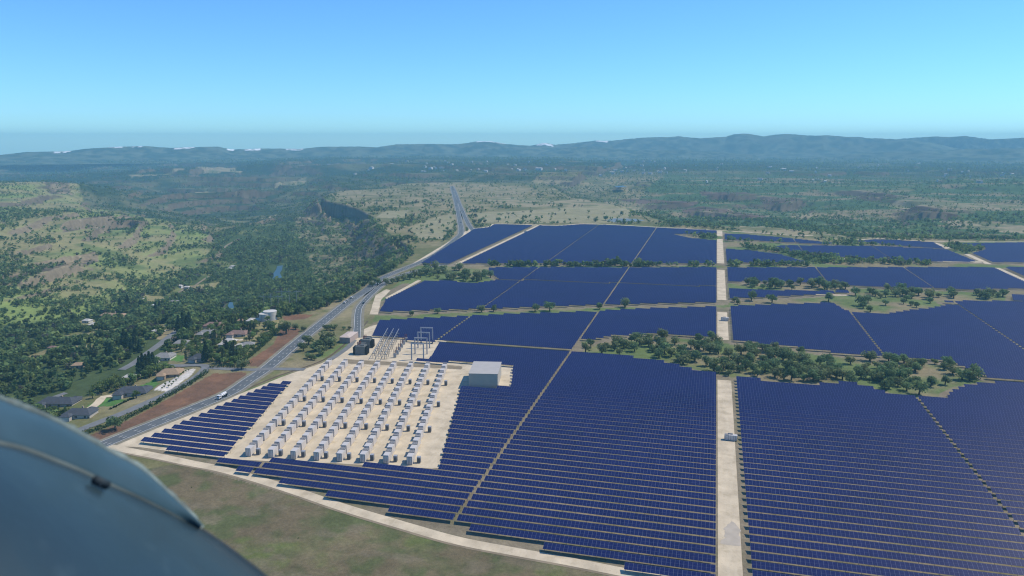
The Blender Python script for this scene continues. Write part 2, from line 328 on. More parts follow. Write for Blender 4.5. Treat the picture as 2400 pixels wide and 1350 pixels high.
def height(x, y):
    x = np.asarray(x, float).ravel(); y = np.asarray(y, float).ravel()
    r = np.hypot(x, y); d = segdist(PLATEAU, x, y); ins = inside(PLATEAU, x, y)
    z = np.zeros(len(x)); o = ~ins
    if o.any():
        xo, yo, ro, do = x[o], y[o], r[o], d[o]
        h = rbf(xo, yo)
        amp = 3 + (16 + 50 * ((xo < -700) & (ro > 2800))) * sstep(1200, 4200, ro) * (1 - sstep(7000, 8600, ro))
        cny = (xo < -700) & (ro > 2800); h = h + np.where(cny, .75 - 2 * np.abs(2 * fbm(xo, yo, 900, 5, 3) - 1), (fbm(xo, yo, 420, 5, 3) - 0.5) * 2) * amp * sstep(700, 1500, ro) * np.where(cny, sstep(2800, 3300, ro), 1)
        step = np.where(ro > 2700, 24.0, 15.0); q = h / step + 0.5 * fbm(xo, yo, 900, 2, 9); q = q + 0.35 * (fbm(xo, yo, 130, 3, 29) - .5); fl = np.floor(q); ter = (fl + sstep(0.44, 0.56, q - fl) - 0.5 * fbm(xo, yo, 900, 2, 9)) * step
        tw = 0.9 * sstep(1000, 1600, ro) * sstep(.34, .58, fbm(xo, yo, 420, 3, 19)) * (1 - sstep(6500, 9000, ro)); h = h * (1 - tw) + ter * tw + ledge_step(xo, yo)
        wd = np.full(len(xo), 70.0)
        for c in CLIFF: wd = np.where(inside(c, xo, yo), 12.0, wd)
        wd = np.where(xo > 0, 160.0, wd); do = do + (fbm(xo, yo, 45, 4, 14) - .5) * np.where(wd < 20, 44, 60) * sstep(4, 40, do) + (fbm(xo, yo, 14, 2, 15) - .5) * 8 * sstep(1, 8, do)
        z[o] = np.minimum(h, 40) * sstep(0, 1, do / wd)
    for P, zr, _ in RIVW:
        k = np.where(inside(P, x, y) | (segdist(P, x, y) < 14))[0]
        if len(k): dd = np.where(inside(P, x[k], y[k]), 0, segdist(P, x[k], y[k])); z[k] = np.where(dd < 3, zr - 1.0, zr - 1 + (z[k] - zr + 1) * sstep(3, 14, dd))
    far = sstep(7600, 8800, r)
    z = z * (1 - far) + 4 * far
    return z
class Grid:
    NB, NR = 860, 900
    b = np.linspace(radians(-47), radians(47), NB); lr = np.linspace(math.log(130), math.log(11700), NR)
def ground_z(x, y):
    """height of the terrain SHEET (bilinear on its own grid) so that things rest on it"""
    x = np.atleast_1d(np.asarray(x, float)); y = np.atleast_1d(np.asarray(y, float))
    u = x * RT[0] + y * RT[1]; v = x * HD[0] + y * HD[1]
    fb = (np.arctan2(u, v) - Grid.b[0]) / (Grid.b[1] - Grid.b[0]); fr = (np.log(np.hypot(x, y)) - Grid.lr[0]) / (Grid.lr[1] - Grid.lr[0])
    i = np.clip(np.floor(fb).astype(int), 0, Grid.NB - 2); j = np.clip(np.floor(fr).astype(int), 0, Grid.NR - 2); p = np.clip(fb - i, 0, 1); q = np.clip(fr - j, 0, 1)
    Z = Grid.Z; return Z[j, i] * (1 - p) * (1 - q) + Z[j, i + 1] * p * (1 - q) + Z[j + 1, i] * (1 - p) * q + Z[j + 1, i + 1] * p * q

BB, LL = np.meshgrid(Grid.b, Grid.lr); RR = np.exp(LL)
TX = (RR * (np.sin(BB) * RT[0] + np.cos(BB) * HD[0])); TY = (RR * (np.sin(BB) * RT[1] + np.cos(BB) * HD[1]))
Grid.Z = height(TX, TY).reshape(TX.shape)
def surf(px, py, z0=0.0):
    """point where the terrain is seen at photo pixel (px, py)"""
    z = z0
    for _ in range(12):
        x, y = U(px, py, z); z = 0.5 * z + 0.5 * float(ground_z(x, y)[0])
    x, y = U(px, py, z); return x, y, float(ground_z(x, y)[0])

# solar farm layout: outlines of the panel blocks at table height, aisles, wooded strips
ZP = 2.9
BLOCK = {
 'front_left': [(1694, 1420), (1600, 1368), (1460, 1326), (1310, 1288), (1085, 1232), (1060, 1224), (960, 1204), (790, 1163), (600, 1110), (500, 1083), (520, 1070), (800, 1085), (1027, 1098), (1080, 904), (1196, 908), (1201, 858), (1130, 850), (945, 846), (1008, 838), (1030, 799), (1340, 819), (1352, 826), (1440, 832), (1540, 842), (1580, 852), (1640, 868), (1694, 877)],
 'left': [(322, 1034), (640, 896), (686, 896), (530, 1073), (440, 1062), (380, 1046)],
 'mid_left': [(1028, 801), (870, 787), (888, 750), (1000, 745), (1105, 740), (1200, 735), (1320, 732), (1400, 728), (1530, 722), (1694, 718), (1694, 789), (1540, 781), (1440, 786), (1370, 800), (1342, 822)],
 'band_left': [(888, 730), (905, 702), (985, 657), (1060, 659), (1110, 664), (1172, 655), (1145, 636), (1145, 627), (1260, 626), (1465, 627), (1694, 626), (1694, 707), (1420, 713), (1140, 723)],
 'band_sliver': [(905, 686), (950, 662), (957, 664), (909, 689)],
 'far_left': [(985, 617), (1112, 536), (1146, 533), (1157, 526), (1300, 530), (1360, 526), (1420, 527), (1550, 534), (1694, 541), (1694, 547), (1575, 548), (1620, 558), (1694, 565), (1694, 617)],
 'front_right': [(1727, 884), (1790, 890), (1850, 897), (1915, 903), (1925, 896), (2000, 896), (2050, 908), (2090, 921), (2140, 929), (2160, 931), (2218, 933), (2228, 918), (2252, 905), (2305, 896), (2400, 894), (2900, 912), (2900, 1500), (1720, 1500)],
 'mid_right': [(1712, 796), (1712, 717), (1830, 713), (1955, 709), (1993, 731), (2068, 737), (2131, 727), (2180, 722), (2232, 712), (2208, 705), (2400, 706), (2800, 715), (2800, 905), (2330, 890), (2275, 865), (2222, 846), (2065, 833), (1940, 823), (1850, 811), (1760, 801)],
 'mid_right_far': [(2375, 705), (2370, 691), (2700, 694), (2700, 710)],
 'band_right': [(1703, 658), (1703, 627), (2420, 626), (2800, 632), (2800, 690), (2400, 675), (2290, 678), (2150, 674), (1985, 668), (1890, 661)],
 'band_right_sliver': [(1707, 699), (1707, 677), (1900, 682), (1992, 680), (1992, 685), (1905, 690)],
 'far_right_wedge': [(1700, 616), (1700, 583), (1760, 587), (1830, 596), (1892, 614)],
 'far_right_top': [(1697, 548), (1745, 549), (1850, 558), (1965, 571), (1900, 570), (1760, 562), (1697, 560)],
 'far_right_mid': [(1808, 582), (1830, 575), (2060, 577), (2222, 585), (2292, 613), (2190, 612), (2000, 604), (1880, 591)],
 'far_right_edge': [(2000, 565), (2060, 561), (2190, 568), (2218, 583), (2100, 574)],
 'far_right_end': [(2230, 571), (2400, 568), (2700, 570), (2700, 614), (2312, 614), (2268, 596), (2310, 585), (2308, 578)],
}
BLOCKW = {k: poly(v, ZP) for k, v in BLOCK.items()}
AISLES = [(-405, 9.0), (-263.2, 1.05), (-125.0, 1.05), (17.3, 8.3), (161.2, 1.05), (296.2, 1.05), (443, 9.0), (582, 1.05)]
PITCHY, ROW0, TILT, LOW, SLOPE = 8.38, 332.0, radians(18), 2.3, 4.4
def panel_ok(x, y):
    r = np.zeros(np.shape(x), bool)
    for k, P in BLOCKW.items(): r |= inside(P, x, y)
    for ax, h in AISLES: r &= np.abs(x - ax) > h
    r &= ~((np.abs(y - 700.8) < 3.2) & (x < 0) & (x > -262)); r &= ~((np.abs(y - 701.5) < 3.2) & (x > 225))
    r &= ~((np.abs(y - 1067 + (x + 140) * -0.068) < 4.2) & (x < 9) & (x > -300))
    return r
def near_panels(x, y, g):
    d = np.full(np.shape(x), 1e9); r = np.zeros(np.shape(x), bool)
    for P in BLOCKW.values(): r |= inside(P, x, y); d = np.minimum(d, segdist(P, x, y))
    return r | (d < g)

# what covers the land
def spoly(pts): return np.array([surf(a, b, -20)[:2] for a, b in pts])
Z_VALLEY = spoly([(130, 760), (330, 700), (470, 620), (520, 575), (470, 545), (560, 530), (640, 505), (720, 478), (760, 480), (880, 520), (965, 590), (930, 622), (885, 655), (845, 690), (780, 706), (700, 726), (655, 738), (600, 738), (500, 748), (420, 760), (330, 800), (200, 830), (0, 860), (-300, 900), (-300, 780), (0, 760)])
Z_NEARWOOD = spoly([(-400, 1000), (-300, 820), (0, 790), (120, 760), (200, 800), (330, 790), (400, 800), (395, 850), (330, 890), (270, 905), (200, 930), (130, 950), (60, 985), (0, 1010)])
Z_SLOPE = spoly([(752, 472), (800, 492), (870, 515), (892, 542), (962, 592), (930, 622), (900, 655), (845, 690), (770, 704), (745, 670), (720, 600), (690, 540), (700, 495)])
Z_HILL = spoly([(-600, 900), (0, 790), (200, 745), (330, 700), (430, 650), (510, 590), (480, 540), (330, 508), (200, 480), (160, 446), (100, 436), (-600, 420)])
Z_BROWN = [spoly([(572, 852), (640, 808), (660, 768), (690, 766), (703, 774), (690, 800), (640, 842), (608, 860), (580, 857)]), spoly([(200, 1024), (300, 985), (400, 932), (470, 892), (500, 876), (575, 872), (582, 884), (520, 917), (420, 967), (300, 1012), (225, 1040)]), spoly([(660, 742), (700, 736), (735, 738), (715, 748), (668, 750)])]
Z_LAWN = [spoly([(202, 953), (244, 930), (297, 937), (262, 953)]), spoly([(318, 909), (347, 896), (376, 897), (360, 910)]), spoly([(400, 845), (412, 832), (432, 833), (428, 848)]), spoly([(348, 897), (358, 889), (372, 886), (376, 892), (356, 900)])]
Z_YARDLOT = spoly([(458, 865), (425, 867), (416, 880), (404, 890), (383, 898), (360, 915), (392, 918), (424, 897), (452, 876)])
Z_CLEAR = [spoly([(50, 840), (130, 812), (230, 805), (225, 818), (150, 828), (80, 850), (40, 856)]), spoly([(150, 785), (290, 770), (285, 790), (190, 800)]), spoly([(330, 763), (395, 758), (390, 772), (340, 774)]), spoly([(180, 752), (235, 748), (232, 772), (185, 770)]), spoly([(330, 690), (385, 695), (375, 708), (340, 706)]), spoly([(440, 670), (520, 660), (515, 675), (455, 682)]), spoly([(520, 800), (560, 780), (640, 745), (660, 755), (615, 800), (570, 815)])]
Z_GOLD = [spoly([(1000, 515), (1060, 500), (1065, 535), (1040, 560), (985, 560), (960, 535)]), spoly([(900, 495), (960, 492), (940, 512), (880, 510)]), spoly([(1110, 500), (1350, 486), (1480, 500), (1470, 522), (1130, 522)])]
Z_ROCK = [spoly(p) for p, z in (([(140, 528), (320, 505), (330, 528), (250, 545), (150, 545)], -15), ([(0, 640), (60, 640), (120, 618), (225, 588), (232, 612), (130, 650), (30, 670), (0, 668)], -18), ([(60, 455), (165, 446), (168, 458), (120, 462)], 8))]
Z_BROWNLEDGE = [spoly(p) for p in ([(1600, 486), (1700, 489), (1790, 504), (1805, 516), (1700, 508), (1600, 500)], [(1780, 464), (1870, 465), (1897, 472), (1840, 481), (1785, 477)], [(1640, 449), (1750, 451), (1785, 459), (1700, 463), (1645, 458)], [(1990, 455), (2080, 453), (2110, 461), (2020, 464)], [(1440, 466), (1540, 468), (1640, 474), (1630, 482), (1500, 478)], [(2100, 484), (2230, 500), (2260, 512), (2130, 500)])]
Z_BENCH = [spoly(p) for p in ([(2050, 478), (2120, 472), (2260, 476), (2500, 486), (2500, 498), (2300, 490), (2150, 488)], [(2180, 512), (2300, 520), (2500, 540), (2500, 552), (2350, 545), (2230, 530)], [(1110, 470), (1200, 462), (1320, 470), (1500, 482), (1560, 492), (1400, 492), (1200, 484)], [(1800, 505), (1900, 500), (1960, 508), (1880, 516)], [(1720, 535), (1850, 537), (1960, 552), (1990, 562), (1880, 552), (1740, 543)], [(425, 398), (520, 396), (570, 403), (480, 407)], [(300, 409), (420, 404), (440, 411), (310, 414)], [(415, 455), (500, 458), (560, 472), (430, 461)], [(505, 512), (590, 516), (655, 500), (640, 509), (560, 524)], [(640, 432), (720, 429), (715, 434), (645, 437)], [(690, 508), (745, 500), (735, 510), (700, 517)])]
FARM = poly([(250, 1047), (640, 890), (870, 768), (890, 700), (985, 618), (1110, 534), (1420, 524), (1700, 540), (1960, 570), (2400, 565), (2900, 566), (3200, 1600), (1500, 1400), (1460, 1330), (800, 1180)])
def cover(x, y, z, slope):
    n = len(x); r = np.hypot(x, y)
    big = fbm(x, y, 260, 4, 21); mid = fbm(x, y, 60, 4, 31); fine = fbm(x, y, 14, 3, 41); strat = fbm(x * 0.25, z * 14 + y * 0.02, 60, 3, 55)
    A = lambda *c: np.array(c)[None]
    L = lambda a, b, t: a * (1 - t[:, None]) + b * t[:, None]
    # open range: olive grass to straw
    c = L(A(.15, .155, .065), A(.30, .255, .15), sstep(.36, .66, 0.55 * mid + 0.45 * big + 0.0))
    c = L(c, A(.12, .15, .05), 0.55 * sstep(.55, .75, fine))
    # foreground pasture
    fg = (r < 500) & (x < 60) & (~inside(FARM, x, y))
    g = L(A(.108, .125, .055), A(.175, .145, .088), sstep(.42, .58, .5 * mid + .5 * fine)); g = L(g, A(.125, .165, .050), 0.8 * sstep(.54, .74, .6 * fbm(x + 2.2 * y * 0, y, 26, 5, 77) + .4 * fine)); g = L(g, A(.185, .160, .105), .7 * sstep(.55, .7, fbm(x, y * 1.6, 17, 4, 78)))
    c = np.where(fg[:, None], g, c)
    # oak country inside and around the farm
    fm = inside(FARM, x, y); g = L(A(.14, .19, .07), A(.25, .215, .13), sstep(.42, .60, mid)); c = np.where(fm[:, None], g, c)
    # far side of the farm: brown-green mosaic
    rt = (x > -300) & (r > 1800) & ~inside(PLATEAU, x, y) | ((r > 1900) & (x > -100))
    g = L(A(.075, .13, .05), A(.25, .21, .125), sstep(.50, .64, 0.65 * fbm(x * .22, y, 110, 4, 61) + .35 * mid)); c = np.where(rt[:, None], g, c)
    hl = inside(Z_HILL, x, y); g = L(A(.215, .28, .085), A(.28, .26, .125), sstep(.42, .66, .5 * big + .5 * fbm(x, y, 120, 3, 91) + 0.08 * sstep(1200, 2200, r))); g = L(g, A(.12, .17, .06), 0.8 * sstep(.55, .7, mid)); c = np.where(hl[:, None], g, c)
    for P in Z_ROCK: c = np.where(inside(P, x, y)[:, None], L(A(.275, .225, .14), A(.13, .11, .08), sstep(.45, .6, fbm(x, y, 25, 3, 95))), c)
    vl = inside(Z_VALLEY, x, y); g = L(A(.065, .10, .035), A(.17, .19, .075), sstep(.52, .72, mid)); c = np.where(vl[:, None], g, c)
    nw = inside(Z_NEARWOOD, x, y); c = np.where(nw[:, None], L(A(.05, .085, .035), A(.10, .13, .05), mid), c)
    so = inside(Z_SLOPE, x, y); g = L(A(.10, .135, .055), A(.26, .225, .125), sstep(.44, .60, .5 * mid + .5 * fine)); c = np.where(so[:, None], g, c)
    cn = (r > 2600) & (x < -900) & ~hl & ~inside(PLATEAU, x, y); g = L(A(.045, .075, .04), A(.15, .155, .085), sstep(.48, .66, .5 * mid + .5 * fbm(x * .5, y, 130, 3, 63))); c = np.where(cn[:, None], g, c)
    fr = sstep(4300, 5600, r); g = L(A(.03, .055, .03), A(.12, .135, .07), sstep(.56, .72, fbm(x * .4, y, 240, 4, 71))); c = L(c, g, fr)
    # bare rock on steep ground
    rk = sstep(.30, .58, slope + 0.3 * (fine - .5)) * (r < 8000); c = L(c, L(A(.285, .235, .155), A(.12, .10, .075), strat) * (1 - .4 * sstep(2300, 3400, r)[:, None]), rk)
    for P in Z_BROWNLEDGE: c = np.where(inside(P, x, y)[:, None], L(A(.16, .115, .085), A(.085, .065, .05), sstep(.42, .6, fbm(x * .5, y, 45, 3, 96))), c)
    for P in Z_BENCH: c = np.where(inside(P, x, y)[:, None], L(A(.31, .27, .165), A(.17, .18, .09), sstep(.44, .60, mid)), c)
    for P in Z_GOLD: c = np.where(inside(P, x, y)[:, None], L(A(.33, .30, .19), A(.26, .25, .13), mid), c)
    for P in Z_CLEAR: c = np.where(inside(P, x, y)[:, None], L(A(.31, .26, .14), A(.22, .23, .10), mid), c)
    for P in Z_BROWN: c = np.where(inside(P, x, y)[:, None], L(A(.175, .105, .068), A(.225, .125, .075), sstep(.4, .6, fbm(x, y, 22, 3, 81))), c)
    for P in Z_LAWN: c = np.where(inside(P, x, y)[:, None], A(.10, .215, .055) * (0.9 + 0.2 * fine[:, None]), c)
    c = np.where(inside(Z_YARDLOT, x, y)[:, None], A(.66, .62, .55), c)
    # graded ground under and round the panels
    nr = near_panels(x, y, 7.0) & inside(PLATEAU, x, y)
    gd = L(A(.20, .17, .115), A(.285, .245, .175), mid); gd = L(gd, A(.17, .165, .09), 0.6 * sstep(.52, .7, fine)); c = np.where(nr[:, None], gd, c)
    return c
gy, gx = np.gradient(Grid.Z); dR = np.gradient(RR, axis=0); SL = np.hypot(gy / dR, gx / (RR * (Grid.b[1] - Grid.b[0])))
V = np.stack([TX, TY, Grid.Z], -1).reshape(-1, 3)
ii = np.arange(Grid.NR * Grid.NB).reshape(Grid.NR, Grid.NB)
Q = np.stack([ii[:-1, :-1], ii[:-1, 1:], ii[1:, 1:], ii[1:, :-1]], -1).reshape(-1, 4)
COVER = cover(V[:, 0], V[:, 1], V[:, 2], SL.ravel())
me = raw_mesh('ground', V, Q, [M['land']], COVER, 'cover', smooth=True)
tag(link('ground', me), 'oak savanna plateau, canyon and plain carrying the solar farm', 'ground', kind='structure')

# ------------------------------------------------------------------ mountain ranges on the skyline
def mountain_range(name, label, prof, D, wid, base, seed, snow=()):
    p = np.array(prof, float); b0 = np.arctan((p[:, 0] - 1200) / math.hypot(F, 345)); zt = HC + (YH - p[:, 1]) * D / math.hypot(F, 345) * 1.0
    nb = 360; nr = 70; b = np.linspace(b0[0], b0[-1], nb); r = D + np.linspace(-2.0, 1.4, nr) * wid
    B, R = np.meshgrid(b, r); X = R * (np.sin(B) * RT[0] + np.cos(B) * HD[0]); Y = R * (np.sin(B) * RT[1] + np.cos(B) * HD[1])
    top = np.interp(B, b0, zt); t = (R - D) / wid
    ridge = np.exp(-(t * 1.25) ** 2)
    n = fbm(X, Y, wid * 0.55, 5, seed); spur = 1 - np.abs(2 * fbm(X, Y, wid * .4, 4, seed + 5) - 1)
    Z = base + (top - base) * ridge * (1 - 0.45 * (1 - spur) * np.minimum(1, np.abs(t) * 2)) + (n - 0.5) * 0.35 * (top - base) * (1 - ridge) * ridge * 2
    Z += (fbm(X, Y, wid * .05, 3, seed + 9) - .5) * 0.045 * (top.max() - base)
    edge = np.minimum(1, np.minimum(B - b0[0], b0[-1] - B) / 0.015 + (1 if prof[0][0] < 0 or prof[-1][0] > 2400 else 0)); Z = base - 20 + (Z - base + 20) * np.clip(edge, 0, 1)
    f = fbm(X, Y, wid * .12, 4, seed + 2)[..., None]
    C = np.array((.04, .075, .055)) * (1 - sstep(.35, .62, f)) + np.array((.12, .15, .10)) * sstep(.35, .62, f)
    for px0, px1, keep in snow:
        s0, s1 = (math.atan((q - 1200) / math.hypot(F, 345)) for q in (px0, px1))
        k = (B > s0) & (B < s1) & (Z > base + (top - base) * keep) & (np.abs(t) < 0.5) & (fbm(X, Y, wid * .06, 3, 5) > .43); C[k] = (.9, .92, .95)
    Vm = np.stack([X, Y, Z], -1).reshape(-1, 3); i = np.arange(nr * nb).reshape(nr, nb)
    Qm = np.stack([i[:-1, :-1], i[:-1, 1:], i[1:, 1:], i[1:, :-1]], -1).reshape(-1, 4)
    tag(link(name, raw_mesh(name, Vm, Qm, [M['mount']], C.reshape(-1, 3), 'cover', smooth=True)), label, 'mountains', kind='structure')
mountain_range('mountains', 'long level forested ridge with small snow patches at the left skyline', [(-700, 362), (0, 357), (60, 352), (150, 351), (200, 346), (280, 342), (340, 341), (400, 345), (460, 343), (510, 342), (540, 349), (600, 347), (650, 347), (700, 348), (760, 343), (850, 343), (900, 346), (960, 354), (1050, 366)], 9000, 650, 0, 11, ((125, 165, .86), (255, 335, .95), (405, 455, .88), (530, 548, .88), (572, 610, .86), (668, 708, .88)))
mountain_range('mountains', 'dark rounded hills in the centre of the skyline', [(780, 366), (850, 346), (880, 345), (930, 338), (1000, 337), (1060, 338), (1110, 334), (1140, 332), (1190, 338), (1250, 342), (1290, 347), (1350, 356), (1440, 366)], 9300, 700, 0, 23)
mountain_range('mountains', 'low forested hill in front of the blue ranges right of centre', [(1220, 368), (1290, 352), (1340, 344), (1400, 344), (1460, 350), (1540, 351), (1600, 350), (1700, 356), (1800, 362)], 8900, 480, 5, 37)
mountain_range('mountains', 'high blue mountain range with rounded summits on the right skyline', [(1080, 338), (1120, 331), (1150, 331), (1185, 337), (1220, 345), (1250, 340), (1275, 334), (1300, 339), (1340, 336), (1400, 329), (1430, 330), (1500, 323), (1590, 320), (1640, 324), (1700, 321), (1720, 315), (1750, 314), (1790, 320), (1810, 317), (1850, 315), (1900, 319), (1940, 318), (2000, 323), (2060, 325), (2120, 328), (2180, 333), (2240, 345), (2300, 350), (2400, 352), (2700, 362)], 10400, 700, 0, 41, ((1118, 1188, .82), (1260, 1296, .84), (1396, 1424, .92)))
mountain_range('mountains', 'faint farthest blue range behind the right skyline', [(1900, 326), (1960, 321), (2020, 322), (2060, 330), (2120, 325), (2190, 321), (2230, 322), (2260, 320), (2320, 327), (2400, 324), (2500, 322), (3000, 326)], 11300, 280, 0, 53)
mountain_range('mountains', 'wooded low hills behind the plain at the far right', [(1900, 366), (2000, 357), (2100, 352), (2200, 349), (2280, 346), (2400, 344), (2600, 346), (3000, 350)], 9100, 650, 5, 67)

# ------------------------------------------------------------------ haze
hz = MB(); hz.box(-9400, 9400, -500, 11800, -175, 304, 0, rot=YAW)
hm = bpy.data.materials.new('haze_air'); hm.use_nodes = True; ht = hm.node_tree; ht.nodes.clear()
hv = ht.nodes.new('ShaderNodeVolumePrincipled'); hv.inputs['Density'].default_value = 9.0e-5; hv.inputs['Color'].default_value = (0.36, 0.80, 1.0, 1); hv.inputs['Anisotropy'].default_value = 0.0
hO = ht.nodes.new('ShaderNodeOutputMaterial'); ht.links.new(hv.outputs[0], hO.inputs['Volume'])
hm.cycles.homogeneous_volume = True
tag(hz.build('haze', hm), 'blue summer haze filling the air over the plain', 'haze', kind='stuff')
# ------------------------------------------------------------------ sheets on the ground: pads, roads, markings, water
def sheet(name, P, z, m, label, cat, structure=True, group=None):
    bm = bmesh.new(); vs = [bm.verts.new((a, b, z)) for a, b in P]; f = bm.faces.new(vs); f.normal_update()
    if f.normal.z < 0: f.normal_flip()
    bmesh.ops.triangulate(bm, faces=bm.faces[:]); me = bpy.data.meshes.new(name); bm.to_mesh(me); bm.free(); me.materials.append(m)
    return tag(link(name, me), label, cat, group, kind='structure' if structure else None)
def smooth_line(P, n=6):
    P = np.asarray(P, float); out = []
    for i in range(len(P) - 1):
        p0, p1, p2, p3 = P[max(i - 1, 0)], P[i], P[i + 1], P[min(i + 2, len(P) - 1)]
        for t in np.linspace(0, 1, n, endpoint=False):
            out.append(0.5 * ((2 * p1) + (p2 - p0) * t + (2 * p0 - 5 * p1 + 4 * p2 - p3) * t * t + (3 * p1 - p0 - 3 * p2 + p3) * t ** 3))
    out.append(P[-1]); return np.array(out)
def offs(P, o):
    d = np.gradient(P, axis=0); d /= np.linalg.norm(d, axis=1)[:, None] + 1e-9
    return P + np.stack([-d[:, 1], d[:, 0]], -1) * o
def ribbon(mb, P, a, b, dz, m, dash=None, lift=0.0):
    """strip between offsets a and b (metres to the left of the line), draped on the terrain"""
    A, B = offs(P, a), offs(P, b); za = ground_z(A[:, 0], A[:, 1]) + lift; zb = ground_z(B[:, 0], B[:, 1]) + lift
    z = np.maximum(za, zb) + dz; s = np.append(0, np.cumsum(np.linalg.norm(np.diff(P, axis=0), axis=1)))
    for i in range(len(P) - 1):
        mb.quad((*A[i], z[i]), (*B[i], z[i]), (*B[i + 1], z[i + 1]), (*A[i + 1], z[i + 1]), m)
def dashes(P, on, off):
    s = np.append(0, np.cumsum(np.linalg.norm(np.diff(P, axis=0), axis=1))); t = 0
    while t + on < s[-1]:
        q = np.array([t, t + on]); yield np.stack([np.interp(q, s, P[:, 0]), np.interp(q, s, P[:, 1])], -1); t += on + off
def resample(P, step):
    s = np.append(0, np.cumsum(np.linalg.norm(np.diff(P, axis=0), axis=1))); q = np.linspace(0, s[-1], max(2, int(s[-1] / step)))
    return np.stack([np.interp(q, s, P[:, 0]), np.interp(q, s, P[:, 1])], -1)
def jag(P, step, amp, seed):
    """let an earth edge wander a little"""
    Q = resample(np.vstack([P, P[:1]]), step)[:-1]; n = np.stack([fbm(Q[:, 0], Q[:, 1], step * 2.2, 2, seed), fbm(Q[:, 0], Q[:, 1], step * 2.2, 2, seed + 40)], -1) - .5
    return Q + n * 2 * amp
YARD = poly([(252, 1047), (330, 1015), (420, 983), (560, 924), (650, 887), (760, 849), (812, 812), (852, 772), (868, 764), (888, 760), (872, 789), (1048, 799), (1012, 842), (1100, 851), (1204, 858), (1197, 910), (1080, 907), (1028, 1099), (800, 1087), (520, 1076), (445, 1064), (330, 1048)])
sheet('gravel_yard', jag(YARD, 6, .8, 3), 0.06, M['gravel'], 'pale gravel yard under the battery cabinets and the substation', 'gravel yard')
STRIP = poly([(812, 842), (1084, 858), (1084, 866), (1000, 862), (900, 856), (806, 852)])
sheet('dirt_strip', jag(STRIP, 5, .5, 5), 0.10, M['dirt'], 'brown dirt strip between the battery yard and the substation', 'dirt strip')
def road(name, px, width, label, m='gravel', lift=0.0, dz=0.12, world=None, edge=0.5):
    P = resample(smooth_line(poly(px) if world is None else world, 8), 6 if width < 20 else 12); mb = MB()
    j = (fbm(P[:, 0], P[:, 1], 9, 2, 8) - .5) * edge
    ribbon(mb, P, width / 2 , -width / 2, dz, 0); return tag(mb.build(name, M[m]), label, 'road', kind='structure')
road('gravel_road', [(250, 1046), (280, 1052), (373, 1070), (453, 1087), (533, 1103), (667, 1143), (800, 1188), (933, 1228), (1067, 1266), (1200, 1292), (1333, 1316), (1480, 1345), (1640, 1374)], 7.4, 'pale gravel perimeter road along the front edge of the panels')
mb = MB(); P_ = resample(smooth_line(poly([(250, 1046), (280, 1052), (373, 1070), (453, 1087), (533, 1103), (667, 1143), (800, 1188), (933, 1228), (1067, 1266), (1200, 1292), (1333, 1316), (1480, 1345), (1640, 1374)]), 8), 6)
ribbon(mb, P_, -3.75, -5.4, 0.09, 0); tag(mb.build('road_shoulder', M['dirt']), 'dark dirt shoulder between the front perimeter road and the pasture', 'road shoulder', kind='structure')
for a, b, t in ((290, 652, 'front'), (792, 925, 'second'), (998, 1240, 'third'), (1307, 1640, 'fourth'), (1690, 1790, 'farthest')):
    road('gravel_road', None, 11.3, 'straight pale gravel road between the panel blocks, %s stretch from the front' % t, world=np.array([(15.9, a), (15.9, (a + b) / 2), (15.9, b)]))
road('gravel_road', None, 10, 'pale gravel lane crossing the far left panel block', world=np.array([(-404, 1190), (-404, 1500), (-404, 1818)]))
road('gravel_road', None, 10, 'short pale gravel lane at the right edge of the middle panels', world=np.array([(443, 1235), (443, 1300), (443, 1372)]))
road('gravel_road', None, 10, 'pale gravel lane beside the farthest right panel block', world=np.array([(444, 1412), (444, 1470), (444, 1530)]))
road('gravel_road', [(975, 618), (1050, 572), (1105, 537)], 12, 'pale gravel track up the left edge of the far panel block')
road('gravel_road', [(1105, 536), (1145, 532), (1160, 525), (1230, 526), (1300, 529), (1360, 525), (1420, 526), (1550, 533), (1680, 540), (1760, 545), (1850, 551), (1905, 552)], 9, 'thin pale perimeter road along the far edge of the panels')
road('gravel_road', [(1155, 527), (1260, 530), (1420, 533), (1560, 537), (1680, 542)], 6, 'thin pale lane across the top of the far left panel block')
road('gravel_road', [(2000, 563), (2060, 559.5), (2120, 562), (2190, 566), (2300, 567), (2420, 567)], 7, 'thin pale perimeter road at the far right of the panels')
road('gravel_road', [(2186, 569), (2205, 575), (2222, 583)], 14, 'short pale lane cutting the far right panel sliver')
road('gravel_road', [(1955, 606), (2010, 606.5)], 16, 'short white gravel apron below the far right panels'); road('gravel_road', [(1912, 691), (1988, 692)], 8, 'short white gravel apron under the thin panel sliver'); road('gravel_road', [(2195, 613), (2300, 614)], 16, 'white gravel apron at the foot of the far right panels')
sheet('gravel_pad', jag(poly([(866, 737), (880, 692), (905, 678), (916, 680), (893, 703), (886, 737)]), 5, .5, 11), 0.08, M['gravel'], 'pale gravel ramp left of the middle panel band', 'gravel pad')
sheet('gravel_pad', poly([(903, 698), (980, 656), (988, 657), (908, 702)]), 0.10, M['gravel'], 'narrow pale gravel wedge above the middle panel band', 'gravel pad')
mb = MB(); P_ = resample(smooth_line(poly([(252, 1043), (330, 1011), (420, 978), (560, 919), (650, 882), (755, 845), (806, 808), (848, 768), (862, 752)]), 8), 5)
ribbon(mb, P_, 1.0, -1.2, 0.09, 0); tag(mb.build('road_shoulder', M['dirt_dark']), 'dark dirt edge between the gravel yard and the highway verge', 'road shoulder', kind='structure')
